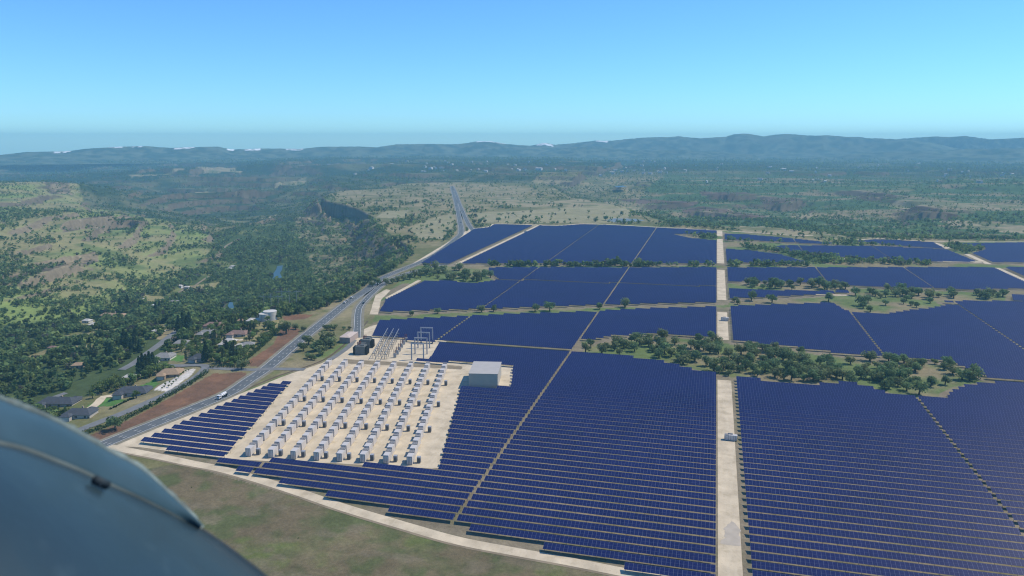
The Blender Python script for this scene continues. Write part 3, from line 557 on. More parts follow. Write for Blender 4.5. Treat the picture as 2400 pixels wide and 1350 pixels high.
# dark shade and reflection on the straight gravel road, painted as a sheet
sheet('painted_shade', jag(poly([(1690, 1275), (1689, 1266), (1697, 1261), (1702, 1262), (1696, 1250), (1697, 1240), (1706, 1230), (1718, 1223), (1724, 1227), (1731, 1236), (1734, 1240), (1736, 1280), (1722, 1281)]), 1.2, .9, 13), 0.16, mat('shade_grey_gravel', (.475, .425, .35), .9, .1, noise=5, var=.1), 'grey painted shade on the straight gravel road', 'painted_shade')

# highways
HWY = poly([(60, 1130), (150, 1082), (240, 1043), (320, 1010), (400, 978), (470, 950), (540, 920), (585, 890), (629, 860), (695, 804), (762, 751), (815, 709), (862, 678), (895, 653), (940, 633), (990, 612), (1030, 590), (1068, 560), (1081, 545), (1078, 520), (1070, 480), (1064, 458), (1058, 437)])
RAMP = poly([(836, 792), (837, 775), (838, 762), (839, 735), (844, 718), (862, 697), (880, 680), (904, 662), (940, 645), (1000, 628), (1050, 618)])
CARR = poly([(1112, 545), (1095, 520), (1078, 480), (1068, 452), (1060, 436)])
def highway(name, line, width, label, lanes):
    P = resample(smooth_line(line, 8), 5); mb = MB(); ribbon(mb, P, width / 2, -width / 2, 0.14, 0)
    o = tag(mb.build(name, M['asphalt']), label, 'road', kind='structure'); mk = MB()
    for e in (width / 2 - .6, -width / 2 + .9): ribbon(mk, P, e, e - .34, 0.2, 0)
    for l in lanes:
        for d in dashes(P, 3.2, 9): ribbon(mk, d, l + .15, l - .15, 0.2, 0)
    mk.build('road_marking', M['paint'], o)
    sh = MB(); ribbon(sh, P, width / 2 + 3.0, width / 2, 0.1, 0); ribbon(sh, P, -width / 2, -width / 2 - 3.0, 0.1, 0); sh.build('shoulder', M['verge'], o); return P
M['verge'] = mat('gravel_verge', (.24, .225, .17), .95, .05, noise=7, var=.22)
HP = highway('highway', HWY, 12.5, 'grey two-lane highway along the left edge of the solar farm', (-2.6, 1.0))
RP = highway('highway_ramp', RAMP, 8.5, 'curving grey highway carriageway meeting the substation corner', (0.0,))
CP = highway('highway_carriageway', CARR, 11, 'right carriageway of the divided highway on the far plateau', (0.0,))
def street(name, px, z, width, label, m='asphalt'):
    pts = np.array([surf(a, b, z)[:2] for a, b in px]); P = resample(smooth_line(pts, 6), 5); mb = MB(); ribbon(mb, P, width / 2, -width / 2, 0.16, 0, lift=0.1)
    return tag(mb.build(name, M[m]), label, 'road', kind='structure')
M['street'] = mat('grey_street', (.19, .20, .205), .9, .1, noise=6, var=.12)
street('street', [(130, 1035), (190, 1008), (250, 984), (300, 964), (392, 923), (438, 899), (468, 878), (482, 864), (480, 858), (455, 856), (424, 858), (367, 858), (340, 860)], -6, 8, 'curving grey street beside the hedge and the houses', 'street')
street('street', [(482, 862), (520, 864), (560, 866), (598, 867), (640, 865), (715, 866)], -4, 8, 'short grey crossroad joining the highway', 'street')
street('street', [(285, 868), (313, 853), (340, 833), (373, 809), (400, 788), (424, 772), (450, 765)], -10, 8, 'straight grey street climbing behind the houses', 'street')
street('street', [(450, 806), (480, 803), (544, 800), (575, 796)], -5, 6, 'pale driveway between the tall cypresses', 'gravel')
street('street', [(362, 711), (380, 702), (400, 695), (415, 688), (440, 680), (465, 664), (490, 648)], -52, 4.5, 'pale valley lane among the trees', 'dirt')
street('street', [(522, 585), (532, 575), (550, 565), (560, 560)], -62, 6, 'pale bare track on the valley floor', 'dirt')
street('street', [(773, 844), (800, 826), (818, 812), (830, 797)], 0, 6, 'grey service road outside the substation corner', 'street')
street('street', [(195, 965), (230, 945), (246, 930), (290, 926)], -8, 7, 'pale driveway round the lawn of the dark roofed villa', 'gravel')
street('street', [(90, 948), (120, 935), (155, 922)], -14, 6, 'pale street end near the aircraft', 'street')
for P, zr, lab in RIVW: sheet('water', P, zr, M['water'], lab, 'water')
sheet('water', poly([(1420, 516), (1440, 512), (1490, 513), (1512, 517), (1480, 521), (1440, 521)]), 0.3, mat('pond_water', (.16, .20, .20), .5, .3, noise=30, var=.3), 'shallow grey blue pond beyond the far panel block', 'pond')
sheet('water', poly([(1440, 438), (1460, 437), (1470, 440), (1445, 441)], -8), -4, M['water'], 'tiny far pond on the plain', 'pond')

# ------------------------------------------------------------------ solar panel rows
cT, sT = math.cos(TILT), math.sin(TILT); MOD = 2.06
def bank_geo(x0, x1, y, z0=0.0):
    """one tilted table from x0 to x1, low edge at y (thin slab: glass on top, dark backsheet below)"""
    t = 0.07; lo = LOW + z0; hi = lo + SLOPE * sT; yb = y + SLOPE * cT
    V = [(x0, y, lo), (x1, y, lo), (x1, yb, hi), (x0, yb, hi)]; V += [(a, b + t * sT, c - t * cT) for a, b, c in V]
    Fq = [(0, 1, 2, 3), (7, 6, 5, 4), (0, 4, 5, 1), (1, 5, 6, 2), (2, 6, 7, 3), (3, 7, 4, 0)]
    L = x1 - x0; top = [(0, 0), (L, 0), (L, SLOPE), (0, SLOPE)]
    return V, Fq, top
runs = []                                                # (x0, x1, y, block)
k = 0
while True:
    y = ROW0 + PITCHY * k
    if y > 1830: break
    xs = np.arange(-560, 900, MOD / 2) + 0.31 * (k % 3); ok = panel_ok(xs, np.full(len(xs), y + 2.0))
    i = 0
    while i < len(xs):
        if ok[i]:
            j = i
            while j + 1 < len(xs) and ok[j + 1]: j += 1
            n = int((xs[j] - xs[i]) / MOD)
            if n >= 4:
                # split where an aisle ends a run already; long runs are one table row
                a_, b_ = xs[i], xs[i] + n * MOD
                for ax, h in AISLES:                      # rows end exactly at the aisle they meet
                    if 0 <= a_ - ax - h < 1.6: a_ = ax + h
                    if -.2 <= ax - h - b_ < 3.3: b_ = ax - h
                runs.append((a_, b_, y, k))
            i = j + 1
        else: i += 1
    k += 1
def seen_size(r):
    x0, x1, y, _ = r; xm = np.clip(-0.0, x0, x1); a, b = PX(np.array([x0, x1]), np.array([y, y]), np.array([3., 3.])); a = np.clip(a, -100, 2500)
    d = math.hypot((x0 + x1) / 2, y); return (a[1] - a[0]) * (1800 * 6 * 200 / (d * d))
runs.sort(key=seen_size, reverse=True)
single, rest = runs[:300], runs[300:]
def column_name(xm, y):
    if xm < -405: return 'left of the battery cabinets' if y < 720 else 'at the far left of the farm'
    if xm < -263: return 'left of the first narrow aisle'
    if xm < -125: return 'right of the battery yard'
    if xm < 12: return 'left of the straight gravel road'
    if xm < 161: return 'right of the straight gravel road'
    if xm < 296: return 'between the two right aisles'
    return 'beyond the second right aisle'
M['back'] = mat('panel_backsheet', (.10, .10, .11), .8, .1)
cnt = {}
for r in sorted(single, key=lambda r: (r[2], r[0])):
    x0, x1, y, kk = r; L = x1 - x0; key = column_name((x0 + x1) / 2, y); cnt[key] = cnt.get(key, 0) + 1
    root = thing('solar_panel_row', 'blue panel row %s, %s from the front' % (key, ORD(cnt[key])), 'solar panels', (x0, y, 0), 0, 'solar panel rows')
    V, Fq, top = bank_geo(0, L, 0); me = bpy.data.meshes.new('module_bank'); me.from_pydata(V, [], Fq); me.materials.append(M['panel']); me.materials.append(M['back'])
    me.polygons.foreach_set('material_index', [0, 1, 1, 1, 1, 1]); uv = me.uv_layers.new(name='metres'); d = [0.0] * 48; d[:8] = [c for p in top for c in p]; uv.data.foreach_set('uv', d)
    link('module_bank', me, root)
    mb = MB(); npost = max(2, int(L / 7) + 1)
    for q in range(npost):
        px_ = 0.6 + (L - 1.2) * q / (npost - 1); mb.box(px_ - .07, px_ + .07, 1.85, 2.0, 0, LOW + 1.9 * math.tan(TILT) - .1)
    for yy in (0.9, 3.0): mb.box(0.2, L - .2, yy, yy + .12, LOW + yy * math.tan(TILT) - .26, LOW + yy * math.tan(TILT) - .12)
    mb.build('support_frame', M['steel'], root)
Vs, Fs, UVs = [], [], []
for x0, x1, y, kk in rest:
    V, Fq, top = bank_geo(x0, x1, y); o = len(Vs); Vs += V; Fs += [tuple(o + i for i in f) for f in Fq]; UVs += [c for p in top for c in p] + [0.0] * 40
me = bpy.data.meshes.new('solar_panel_rows'); me.from_pydata(Vs, [], Fs); me.materials.append(M['panel']); me.materials.append(M['back'])
me.polygons.foreach_set('material_index', [0, 1, 1, 1, 1, 1] * len(rest)); uv = me.uv_layers.new(name='metres'); uv.data.foreach_set('uv', UVs)
tag(link('solar_panel_rows', me), 'far mass of blue solar panel rows filling the back of the farm', 'solar panels', kind='stuff')
print('ROWS', len(runs), len(rest))

# ------------------------------------------------------------------ battery yard
def cabinet():
    r = thing('battery_cabinet', 'white battery cabinet', 'battery cabinet', (0, 0, 0), 0, 'battery cabinets in the gravel yard')
    W_, L_, H_ = 3.5, 8.4, 5.7
    b = MB(); b.box(0, W_, 0, L_, 0.25, H_ - .3); b.box(.15, W_ - .15, .15, L_ - .15, 0.0, .25, 1)
    b.build('body', [M['white'], M['seam']], r)
    s = MB()                                             # doors: seams stand 3 mm proud as dark gaskets
    for q in (0.06, 1.05, 1.95, 3.22): s.box(q, q + .15, -.03, 0.0, .35, H_ - .45)
    for q in (.1, 1.7, 3.3, 4.9, 6.5, 8.2): s.box(W_, W_ + .03, q, q + .15, .35, H_ - .45); s.box(-.03, 0, q, q + .16, .35, H_ - .45)
    s.box(0.08, 3.4, -.03, 0.0, H_ - .62, H_ - .5)
    s.build('door', M['seam'], r)
    t = MB(); t.box(.05, W_ - .05, .05, 6.0, H_ - .3, H_, 0); t.build('roof_lid', M['lid'], r)
    e = MB(); e.box(-.06, W_ + .06, 6.15, L_ + .25, H_ - .3, H_ + .45); e.box(.5, 1.3, 6.6, 8.2, H_ + .45, H_ + .56); e.box(2.1, 2.9, 6.6, 8.2, H_ + .45, H_ + .56)
    e.build('cooling_unit', M['cabinet_end'], r); register(r); return r
cab = cabinet(); first = True
FR = [(-284.3, 407.3), (-269.0, 409.0), (-253.8, 410.6), (-238.6, 412.7), (-223.6, 414.6), (-208.7, 417.0), (-193.7, 419.1), (-178.7, 421.2)]
BK = [(-330.3, 599.5), (-315.3, 601.2), (-300.2, 602.9), (-285.2, 604.6), (-270.2, 606.3), (-255.1, 608.9), (-239.9, 611.1), (-224.7, 613.3)]
CN = ['nearest the left panel rows', 'second from the left', 'third from the left', 'fourth from the left', 'fifth from the left', 'third from the right', 'second from the right', 'nearest the right hand panels']
ROT = radians(9.0); NC = 16
for c in range(8):
    for i in range(NC):
        t = i / (NC - 1); x = FR[c][0] * (1 - t) + BK[c][0] * t; y = FR[c][1] * (1 - t) + BK[c][1] * t
        lab = 'white battery cabinet, %s from front in the column %s' % (ORD(i + 1), CN[c])
        if first: cab.location = (x, y, .08); cab.rotation_euler = (0, 0, ROT); cab['label'] = lab; first = False
        else: dup(cab, (x, y, .08), ROT, lab)
def inverter():
    r = thing('inverter_box', 'grey inverter', 'inverter', (0, 0, 0), 0, 'inverter boxes beside the cabinets')
    b = MB(); b.box(0, 2.2, 0, 2.4, .2, 3.9); b.box(.1, 2.1, .1, 2.3, 0, .2, 1); b.box(.2, 1.05, -.03, 0, .5, 3.0, 1); b.box(1.15, 2.0, -.03, 0, .5, 3.0, 1); b.build('body', [M['inverter'], M['seam']], r)
    t = MB(); t.box(-.06, 2.26, -.06, 2.46, 3.9, 4.05); t.build('roof_lid', M['inverter_top'], r)
    v = MB(); 
    for q in range(5): v.box(2.2, 2.24, .3, 2.1, .6 + q * .45, .8 + q * .45)
    v.build('vent', M['seam'], r); register(r); return r
inv = inverter(); first = True
for c in range(8):
    u = c / 7; x0 = -279.0 * (1 - u) - 173.4 * u; y0 = 411.0 * (1 - u) + 425.2 * u; x1 = -315.2 * (1 - u) - 209.4 * u; y1 = 563.0 * (1 - u) + 577.6 * u
    for i in range(4):
        t = i / 3; x = x0 * (1 - t) + x1 * t; y = y0 * (1 - t) + y1 * t; lab = 'grey inverter box, %s from front beside the column %s' % (ORD(i + 1), CN[c])
        if first: inv.location = (x, y, .08); inv.rotation_euler = (0, 0, ROT); inv['label'] = lab; first = False
        else: dup(inv, (x, y, .08), ROT, lab)
# power stations on the gravel road
def station(x, y, label):
    r = thing('power_station', label, 'power station', (x, y, .1), radians(-1), 'power stations on the gravel roads')
    b = MB(); b.box(0, 8.4, 0, 3.0, .25, 3.7); b.box(.2, 8.2, .2, 2.8, 0, .25, 1); b.build('body', [M['white'], M['seam']], r)
    d = MB()
    for q in (.05, .9, 2.6, 4.1, 5.7, 7.1, 8.25): d.box(q, q + .16, -.03, 0, .35, 3.55)
    d.build('door', M['seam'], r)
    t = MB(); t.box(2.7, 8.35, .05, 2.95, 3.7, 3.85); t.build('roof_lid', M['lid'], r)
    g = MB(); g.box(.1, 2.6, .2, 2.8, 3.7, 4.0); g.box(2.2, 5.4, 1.9, 2.9, 3.85, 4.5); g.build('cooling_unit', M['cabinet_end'], r); return r
station(14.6, 513.8, 'white power station box on the straight gravel road near its wide front'); station(14.0, 878.0, 'small white power station box on the gravel road behind the wooded strip')
station(-404, 1650, 'tiny pale power station on the lane through the far left panel block').scale = (.9, .9, .8)

# ------------------------------------------------------------------ warehouse, shed, substation
def warehouse():
    a = np.array(U(1099, 909)); r = thing('warehouse', 'grey flat roofed warehouse among the panels right of the battery yard', 'warehouse', (a[0], a[1], .1), radians(10.5))
    W_, D_, H_ = 23.8, 35, 12.0
    b = MB(); b.box(0, W_, 0, D_, 0, H_); b.build('wall', M['metal_wall'], r)
    t = MB(); t.box(-.25, W_ + .25, -.25, D_ + .25, H_, H_ + .35); t.build('roof', M['metal_roof'], r)
warehouse()
def shed():
    a = np.array(U(796, 804)); r = thing('shed', 'beige shed with low hipped roof beside the ramp road', 'shed', (a[0], a[1], .05), radians(6))
    W_, D_, H_ = 11.0, 24, 6.0; b = MB(); b.box(0, W_, 0, D_, 0, H_); b.build('wall', M['beige'], r)
    t = MB(); e = .3; A = [(-e, -e, H_), (W_ + e, -e, H_), (W_ + e, D_ + e, H_), (-e, D_ + e, H_)]; R1 = (W_ / 2, 6, H_ + 1.3); R2 = (W_ / 2, D_ - 6, H_ + 1.3)
    t.face([A[0], A[1], R1]); t.face([A[1], A[2], R2, R1]); t.face([A[2], A[3], R2]); t.face([A[3], A[0], R1, R2]); t.face(A[::-1]); t.build('roof', M['beige_roof'], r)
shed()
def transformer(px, py, label):
    a = np.array(U(px, py)); r = thing('transformer', label, 'transformer', (a[0], a[1], .08), radians(10), 'transformers in the substation')
    b = MB(); b.box(2.4, 11.4, 0, 9.5, 0, 8.0); b.build('tank', M['tank_dark'], r)
    for x0, x1 in ((0, 2.4), (11.4, 13.8)):
        f = MB(); f.box(x0 + .1, x1 - .1, .9, 8.6, .6, 7.0)
        for q in range(12): f.box(x0, x1, .8 + q * .66, 1.1 + q * .66, .3, 7.3)
        f.build('radiator', M['fins'], r)
    t = MB(); t.box(2.7, 11.1, .3, 9.2, 8.0, 8.35); t.box(6.2, 10.2, 3.4, 7.8, 8.35, 9.4); t.build('top_cover', M['tank_dark'], r)
    for q in range(3):
        u = MB(); x, y = 4.3 + .7 * q, 2.6 + 2.2 * q
        u.tube((x, y, 8.3), (x, y, 9.0), .42, .42, 10, 1)
        for s in range(6): u.tube((x, y, 9.0 + s * .5), (x, y, 9.35 + s * .5), .48, .30, 10, 0); u.tube((x, y, 9.35 + s * .5), (x, y, 9.5 + s * .5), .28, .28, 8, 0)
        u.tube((x, y, 12.0), (x, y, 12.5), .12, .12, 8, 1); u.build('bushing', [M['rust'], M['steel']], r)
    c = MB(); c.tube((3.0, 8.2, 9.6), (10.8, 8.2, 9.6), .7, .7, 12); c.box(4, 4.3, 8.1, 8.3, 8, 9.2); c.box(9.5, 9.8, 8.1, 8.3, 8, 9.2); c.build('oil_tank', M['tank_dark'], r)
transformer(827, 832, 'black finned transformer with red brown bushings at the front of the substation'); transformer(841, 816, 'black finned transformer behind the front one beside the shed')
M['busw'] = mat('pale_bus_pipe', (.38, .385, .385), .5, .3)
for n, (p0, p1) in enumerate((((877, 840), (906.5, 790)), ((891, 841), (920, 791)), ((904, 842), (932.5, 792)))):
    a, b = np.array(U(*p0)), np.array(U(*p1)); L = np.linalg.norm(b - a); ang = math.atan2(b[1] - a[1], b[0] - a[0])
    r = thing('busbar', '%s line of pale bus pipe on short steel stands in the substation' % ('left', 'middle', 'right')[n], 'busbar', (a[0], a[1], .08), ang, 'busbars of the substation')
    m_ = MB(); m_.tube((-4, 0, 6.3), (L + 9, 0, 7.4), .22, .22, 6); m_.build('pipe', M['busw'], r)
    N = 10
    for q in range(N):
        x = L * q / (N - 1); s = MB(); s.box(x - .22, x + .22, -1.35, -.95, 0, 4.4); s.box(x - .22, x + .22, .95, 1.35, 0, 4.4); s.box(x - .26, x + .26, -1.5, 1.5, 4.4, 4.8); s.tube((x, 0, 4.8), (x, 0, 6.2), .28, .2, 8, 1); s.build('stand', [M['steel'], M['busw']], r)
for n, p in enumerate(((922, 839), (928, 832), (933, 824), (938, 816), (943, 808), (948, 801))):
    a = U(*p); r = thing('circuit_breaker', 'grey circuit breaker with red brown bushing, %s from the front beside the bus pipes' % ORD(n + 1), 'circuit breaker', (a[0], a[1], .08), radians(10), 'circuit breakers of the substation')
    b = MB(); b.box(0, 2.6, 0, 2.0, .8, 4.3); b.box(.3, .6, .3, .6, 0, .8); b.box(2.0, 2.3, .3, .6, 0, .8); b.box(.3, .6, 1.4, 1.7, 0, .8); b.box(2.0, 2.3, 1.4, 1.7, 0, .8); b.build('housing', M['conc'], r)
    for q in (.5, 2.0):
        u = MB()
        for s in range(5): u.tube((q, 1, 4.3 + s * .75), (q, 1, 4.85 + s * .75), .42, .28, 8)
        u.build('bushing', M['rust'], r)
M['gantry'] = mat('gantry_steel', (.36, .365, .40), .6, .3)
for n, (p, q) in enumerate((((965, 843), (993, 844)), ((973, 829), (1001, 830)), ((980, 815), (1007, 816)), ((987, 803), (1014, 804)))):
    a, b = np.array(U(*p)), np.array(U(*q)); L = np.linalg.norm(b - a); r = thing('steel_gantry', 'tall grey steel portal gantry, %s from the front of the substation' % ('first', 'second', 'third', 'last')[n], 'gantry', (a[0], a[1], .08), math.atan2(b[1] - a[1], b[0] - a[0]), 'steel gantries of the substation')
    for x in (0, L):
        m_ = MB(); m_.box(x - .48, x + .48, -.48, .48, .3, 15.0); m_.box(x - .8, x + .8, -.8, .8, 0, .3); m_.build('column', M['gantry'], r)
    m_ = MB(); m_.box(-.5, L + .5, -.5, .5, 15.0, 16.0)
    for k_ in (.25, .5, .75): m_.tube((L * k_, 0, 15.0), (L * k_, 0, 13.8), .16, .1, 6)
    m_.build('crossbeam', M['gantry'], r)

# ------------------------------------------------------------------ trees
def leaf_quads(rng, cen, rad, n, size, up=0.25):
    """n leaf clumps on and inside an ellipsoid; returns (n,4,3)"""
    d = rng.normal(size=(n, 3)); d /= np.linalg.norm(d, axis=1)[:, None]; rr = rng.uniform(.62, 1.05, n)[:, None]
    p = np.asarray(cen) + d * np.asarray(rad) * rr
    nrm = d + rng.normal(size=(n, 3)) * .7; nrm[:, 2] += up; nrm /= np.linalg.norm(nrm, axis=1)[:, None]
    a = np.cross(nrm, rng.normal(size=(n, 3))); a /= np.linalg.norm(a, axis=1)[:, None] + 1e-9; b = np.cross(nrm, a)
    s = size * rng.uniform(.6, 1.3, n)[:, None]; a = a * s; b = b * s * rng.uniform(.6, 1.0, n)[:, None]
    return np.stack([p - a - b * .3, p - a * .2 + b, p + a + b * .2, p + a * .3 - b], 1)
def crown_arrays(rng, kind, h, wd, n):
    """leaf quads and tints of one crown; kind: oak, round, cypress, pine"""
    Qs, Ts = [], []
    if kind in ('oak', 'round'):
        nb = 8 if kind == 'oak' else 5
        for i in range(nb):
            t = rng.uniform(0, 2 * pi); r = wd * rng.uniform(.12, .34) * (i > 0); zc = h * rng.uniform(.36, .80)
            rb = wd * rng.uniform(.17, .27); m = max(1, int(n / nb))
            q = leaf_quads(rng, (r * math.cos(t), r * math.sin(t), zc), (rb * 1.15, rb * 1.15, rb * .85), m, wd * .055 * (520 / max(n, 60)) ** .42 if n > 60 else wd * .16)
            tone = rng.uniform(.65, 1.35); Qs.append(q); Ts.append(np.full(m, tone) * rng.uniform(.75, 1.25, m))
    else:
        lev = 10 if n > 60 else 4
        for i in range(lev):
            t = (i + .5) / lev; rb = wd * .5 * ((1 - t) ** .8 if kind == 'pine' else (math.sin(pi * min(1, (t * .9 + .12))) ** .6)); m = max(1, int(n / lev))
            q = leaf_quads(rng, (0, 0, h * (.12 + .84 * t)), (max(rb, .1), max(rb, .1), h / lev * .7), m, wd * (.12 if n > 60 else .30)); Qs.append(q); Ts.append(rng.uniform(.7, 1.25, m))
    return np.concatenate(Qs), np.concatenate(Ts)
TINT = {'oak': (.185, .255, .11), 'round': (.175, .265, .085), 'cypress': (.060, .10, .05), 'pine': (.068, .115, .056), 'bare': (.12, .115, .09)}
def tree_parts(kind, h, wd, seed, n):
    rng = np.random.default_rng(seed); q, t = crown_arrays(rng, kind, h, wd, n); Vv = q.reshape(-1, 3)
    col = np.repeat(t, 4)[:, None] * np.array(TINT[kind])[None]; col[:, 0] *= rng.uniform(.9, 1.2)
    cr = raw_mesh('crown', Vv, np.arange(len(Vv)).reshape(-1, 4), [M['leaf']], col)
    mb = MB(); r0 = wd * .045 + .06
    if kind in ('oak', 'round'):
        lean = rng.uniform(-.4, .4, 2); top = np.array((lean[0], lean[1], h * .42)); mb.tube((0, 0, -.3), top, r0 * 1.25, r0 * .8, 7)
        for i in range(5):
            a = i * 2 * pi / 5 + rng.uniform(-.5, .5); e = top + np.array((math.cos(a) * wd * .28, math.sin(a) * wd * .28, h * rng.uniform(.14, .32))); mb.tube(top - (0, 0, .2), e, r0 * .6, r0 * .2, 5)
    else: mb.tube((0, 0, -.3), (0, 0, h * .9), r0, r0 * .2, 7)
    return cr, mb.mesh('trunk', [M['bark']])
PROTO = {}
def proto(kind, nvar, n):
    PROTO[kind] = []
    for i in range(nvar):
        h, wd = {'oak': (10, 11.5), 'round': (8, 8), 'cypress': (13, 3.4), 'pine': (16, 7.5)}[kind]
        PROTO[kind].append(tree_parts(kind, h, wd, 100 + i * 7 + len(kind), n))
proto('oak', 8, 760); proto('round', 6, 520); proto('cypress', 3, 420); proto('pine', 4, 620)
NM = {'oak': ('oak_tree', 'oak tree'), 'round': ('broadleaf_tree', 'tree'), 'cypress': ('cypress_tree', 'cypress'), 'pine': ('pine_tree', 'conifer')}
def plant(kind, x, y, s, label, group, sz=1.0):
    nm, cat = NM[kind]; z = float(ground_z(x, y)[0]); cr, tk = PROTO[kind][RNG.integers(len(PROTO[kind]))]
    r = thing(nm, label, cat, (x, y, z), RNG.uniform(0, 6.28), group); r.scale = (s, s, s * sz)
    link('trunk', tk, r); link('crown', cr, r); return r
ROADLINES = [(HP, 11), (RP, 8), (CP, 9)]
def blocked(x, y, g=5.0):
    b = near_panels(x, y, g) | inside(YARD, x, y)
    for P, d in ROADLINES: b |= segdist(P[::3], x, y, closed=False) < d
    b |= (np.abs(x - 16) < 8) & (y < 650)
    return b
def scatter(P, n, gap, clump, seed, g=5.0):
    """n tree places inside polygon P, kept apart and gathered in clumps"""
    rng = np.random.default_rng(seed); lo, hi = P.min(0), P.max(0); out = []
    for _ in range(60):
        c = rng.uniform(lo, hi, (400, 2)); k = inside(P, c[:, 0], c[:, 1]) & ~blocked(c[:, 0], c[:, 1], g) & (fbm(c[:, 0], c[:, 1], clump, 2, seed) > rng.uniform(.3, .62, 400))
        for p in c[k]:
            if len(out) < n and all((p[0] - a) ** 2 + (p[1] - b) ** 2 > gap * gap for a, b in out): out.append((p[0], p[1]))
        if len(out) >= n: break
    return out
STRIPS = [
 ('in the long wooded strip amid the panels', [(1345, 827), (1440, 794), (1540, 787), (1678, 796), (1760, 806), (1940, 829), (2065, 840), (2220, 852), (2270, 872), (2300, 891), (2250, 903), (2226, 919), (2215, 932), (2150, 930), (2090, 920), (2050, 907), (1940, 895), (1915, 901), (1790, 887), (1712, 884), (1678, 874), (1640, 864), (1580, 850), (1540, 840), (1440, 836)], 168, 5.8, 26, 1.0),
 ('in the grove at the right behind the panels', [(1955, 706), (1995, 690), (2060, 682), (2140, 684), (2230, 690), (2400, 692), (2400, 704), (2210, 704), (2225, 715), (2180, 720), (2130, 726), (2068, 735), (2000, 728)], 42, 7.5, 40, 1.1),
 ('in the narrow belt right of the gravel road', [(1705, 660), (1885, 664), (1985, 671), (1992, 680), (1900, 681), (1707, 677)], 28, 8, 40, 1.15),
 ('in the grove near the highway junction', [(955, 657), (985, 634), (1000, 627), (1140, 629), (1172, 655), (1110, 663), (1060, 658)], 36, 8.5, 50, 1.15),
 ('in the grass gap between the left panel bands', [(880, 743), (1140, 727), (1420, 717), (1678, 709), (1678, 717), (1530, 721), (1400, 727), (1200, 733), (1000, 744)], 8, 14, 60, 1.1),
 ('in the grass gap right of the gravel road', [(1712, 700), (1950, 695), (1950, 707), (1830, 712), (1712, 716)], 5, 12, 60, 1.0),
]
for desc, pg, n, gap, clump, s in STRIPS:
    pts = sorted(scatter(poly(pg), n, gap, clump, len(desc) + n, 5.0), key=lambda p: PX(p[0], p[1], 0)[0])
    for i, (x, y) in enumerate(pts): plant('oak', x, y, s * RNG.uniform(.6, 1.25), 'oak %s, %s from its left end' % (desc, ORD(i + 1)), 'oaks ' + desc, RNG.uniform(.85, 1.15))
SINGLE = [(671, 783, 1.5, 'broad round oak alone on the brown field beside the highway'), (693, 772, .7, 'small oak at the highway edge beside the broad field oak'), (629, 772, 1.0, 'dark oak at the end of the hedge near the brown field'), (713, 776, .6, 'little bushy oak beside the highway above the brown field'),
 (270, 1008, 1.05, 'dark lone oak on the brown field nearest the aircraft'), (567, 866, 1.0, 'round dense oak by the junction of the crossroad'), (768, 808, 1.6, 'tallest oak of the roadside group below the beige shed'), (775, 815, 1.2, 'oak at the right of the roadside group'), (746, 822, 1.25, 'oak in the middle of the roadside group'), (755, 832, 1.1, 'oak at the bottom of the roadside group'), (738, 824, 1.0, 'slim oak inside the roadside group'), (724, 808, 1.1, 'broad oak at the upper left of the roadside group'), (711, 823, 1.0, 'oak at the left end of the roadside group'), (720, 840, .55, 'left bush of three below the roadside group'), (730, 843, .6, 'middle bush of three below the roadside group'), (738, 844, .45, 'right bush of three below the roadside group'),
 (766, 775, .75, 'first oak of the small row above the beige shed'), (774, 773, .6, 'second oak of the small row above the beige shed'), (785, 774, .7, 'third oak of the small row above the beige shed'), (806, 773, .4, 'small bush left of the ramp road'), (820, 772, .4, 'small bush beside the ramp road'), (885, 668, 1.2, 'oak between the two highway carriageways'), (873, 672, .9, 'smaller oak between the two highway carriageways'), (905, 668, 1.0, 'oak at the top of the ramp road'), (920, 664, .9, 'oak just right of the ramp top'), (932, 660, .9, 'oak by the panels right of the ramp'), (945, 658, 1.1, 'oak near the small panel sliver'),
 (1112, 524, 1.2, 'oak group member right of the divided highway'), (1125, 522, 1.3, 'broad oak right of the divided highway'), (1137, 523, 1.0, 'oak behind the far left panel corner'), (1168, 520, 1.2, 'round oak standing at the far edge of the left panels'), (1048, 540, .9, 'oak left of the divided highway end'), (1012, 545, .9, 'oak on the straw coloured plateau edge'), (1395, 520, 1.1, 'oak before the pond beyond the panels'), (1420, 517, 1.3, 'taller oak beside the pond beyond the panels')]
for px_, py_, s, lab in SINGLE:
    x, y = U(px_, py_); plant('oak', x, y, s, lab, 'roadside oaks')
# garden trees between the houses
GARD = [('cypress', [(480, 820), (502, 818), (504, 800), (497, 806), (545, 770), (553, 768), (566, 770), (575, 772), (588, 775), (540, 770), (528, 822), (541, 850), (549, 850), (524, 852), (556, 846), (436, 846), (596, 778), (585, 800), (210, 842), (216, 842), (222, 842), (228, 842)], 1.0, 'dark cypress among the houses'),
 ('pine', [(328, 876), (336, 874), (344, 872), (352, 868), (360, 866), (308, 826), (318, 822), (328, 826), (300, 820), (292, 812), (262, 850), (318, 800), (252, 850), (533, 832), (545, 836), (484, 848), (430, 770), (445, 770), (440, 782), (420, 780), (282, 726), (300, 720), (330, 730), (366, 738), (375, 730)], 1.15, 'tall dark conifer of the village edge')]
for kind, px_, s, lab in GARD:
    q = sorted(px_); 
    for i, (a, b) in enumerate(q):
        x, y, z = surf(a, b, -8); plant(kind, x, y, s * RNG.uniform(.75, 1.15), '%s, %s counted from the left' % (lab, ORD(i + 1)), kind + ' trees of the village')
VILL = spoly([(190, 930), (330, 870), (400, 820), (470, 775), (560, 750), (640, 760), (655, 770), (575, 845), (540, 858), (480, 852), (455, 850), (420, 880), (330, 930), (290, 945)])
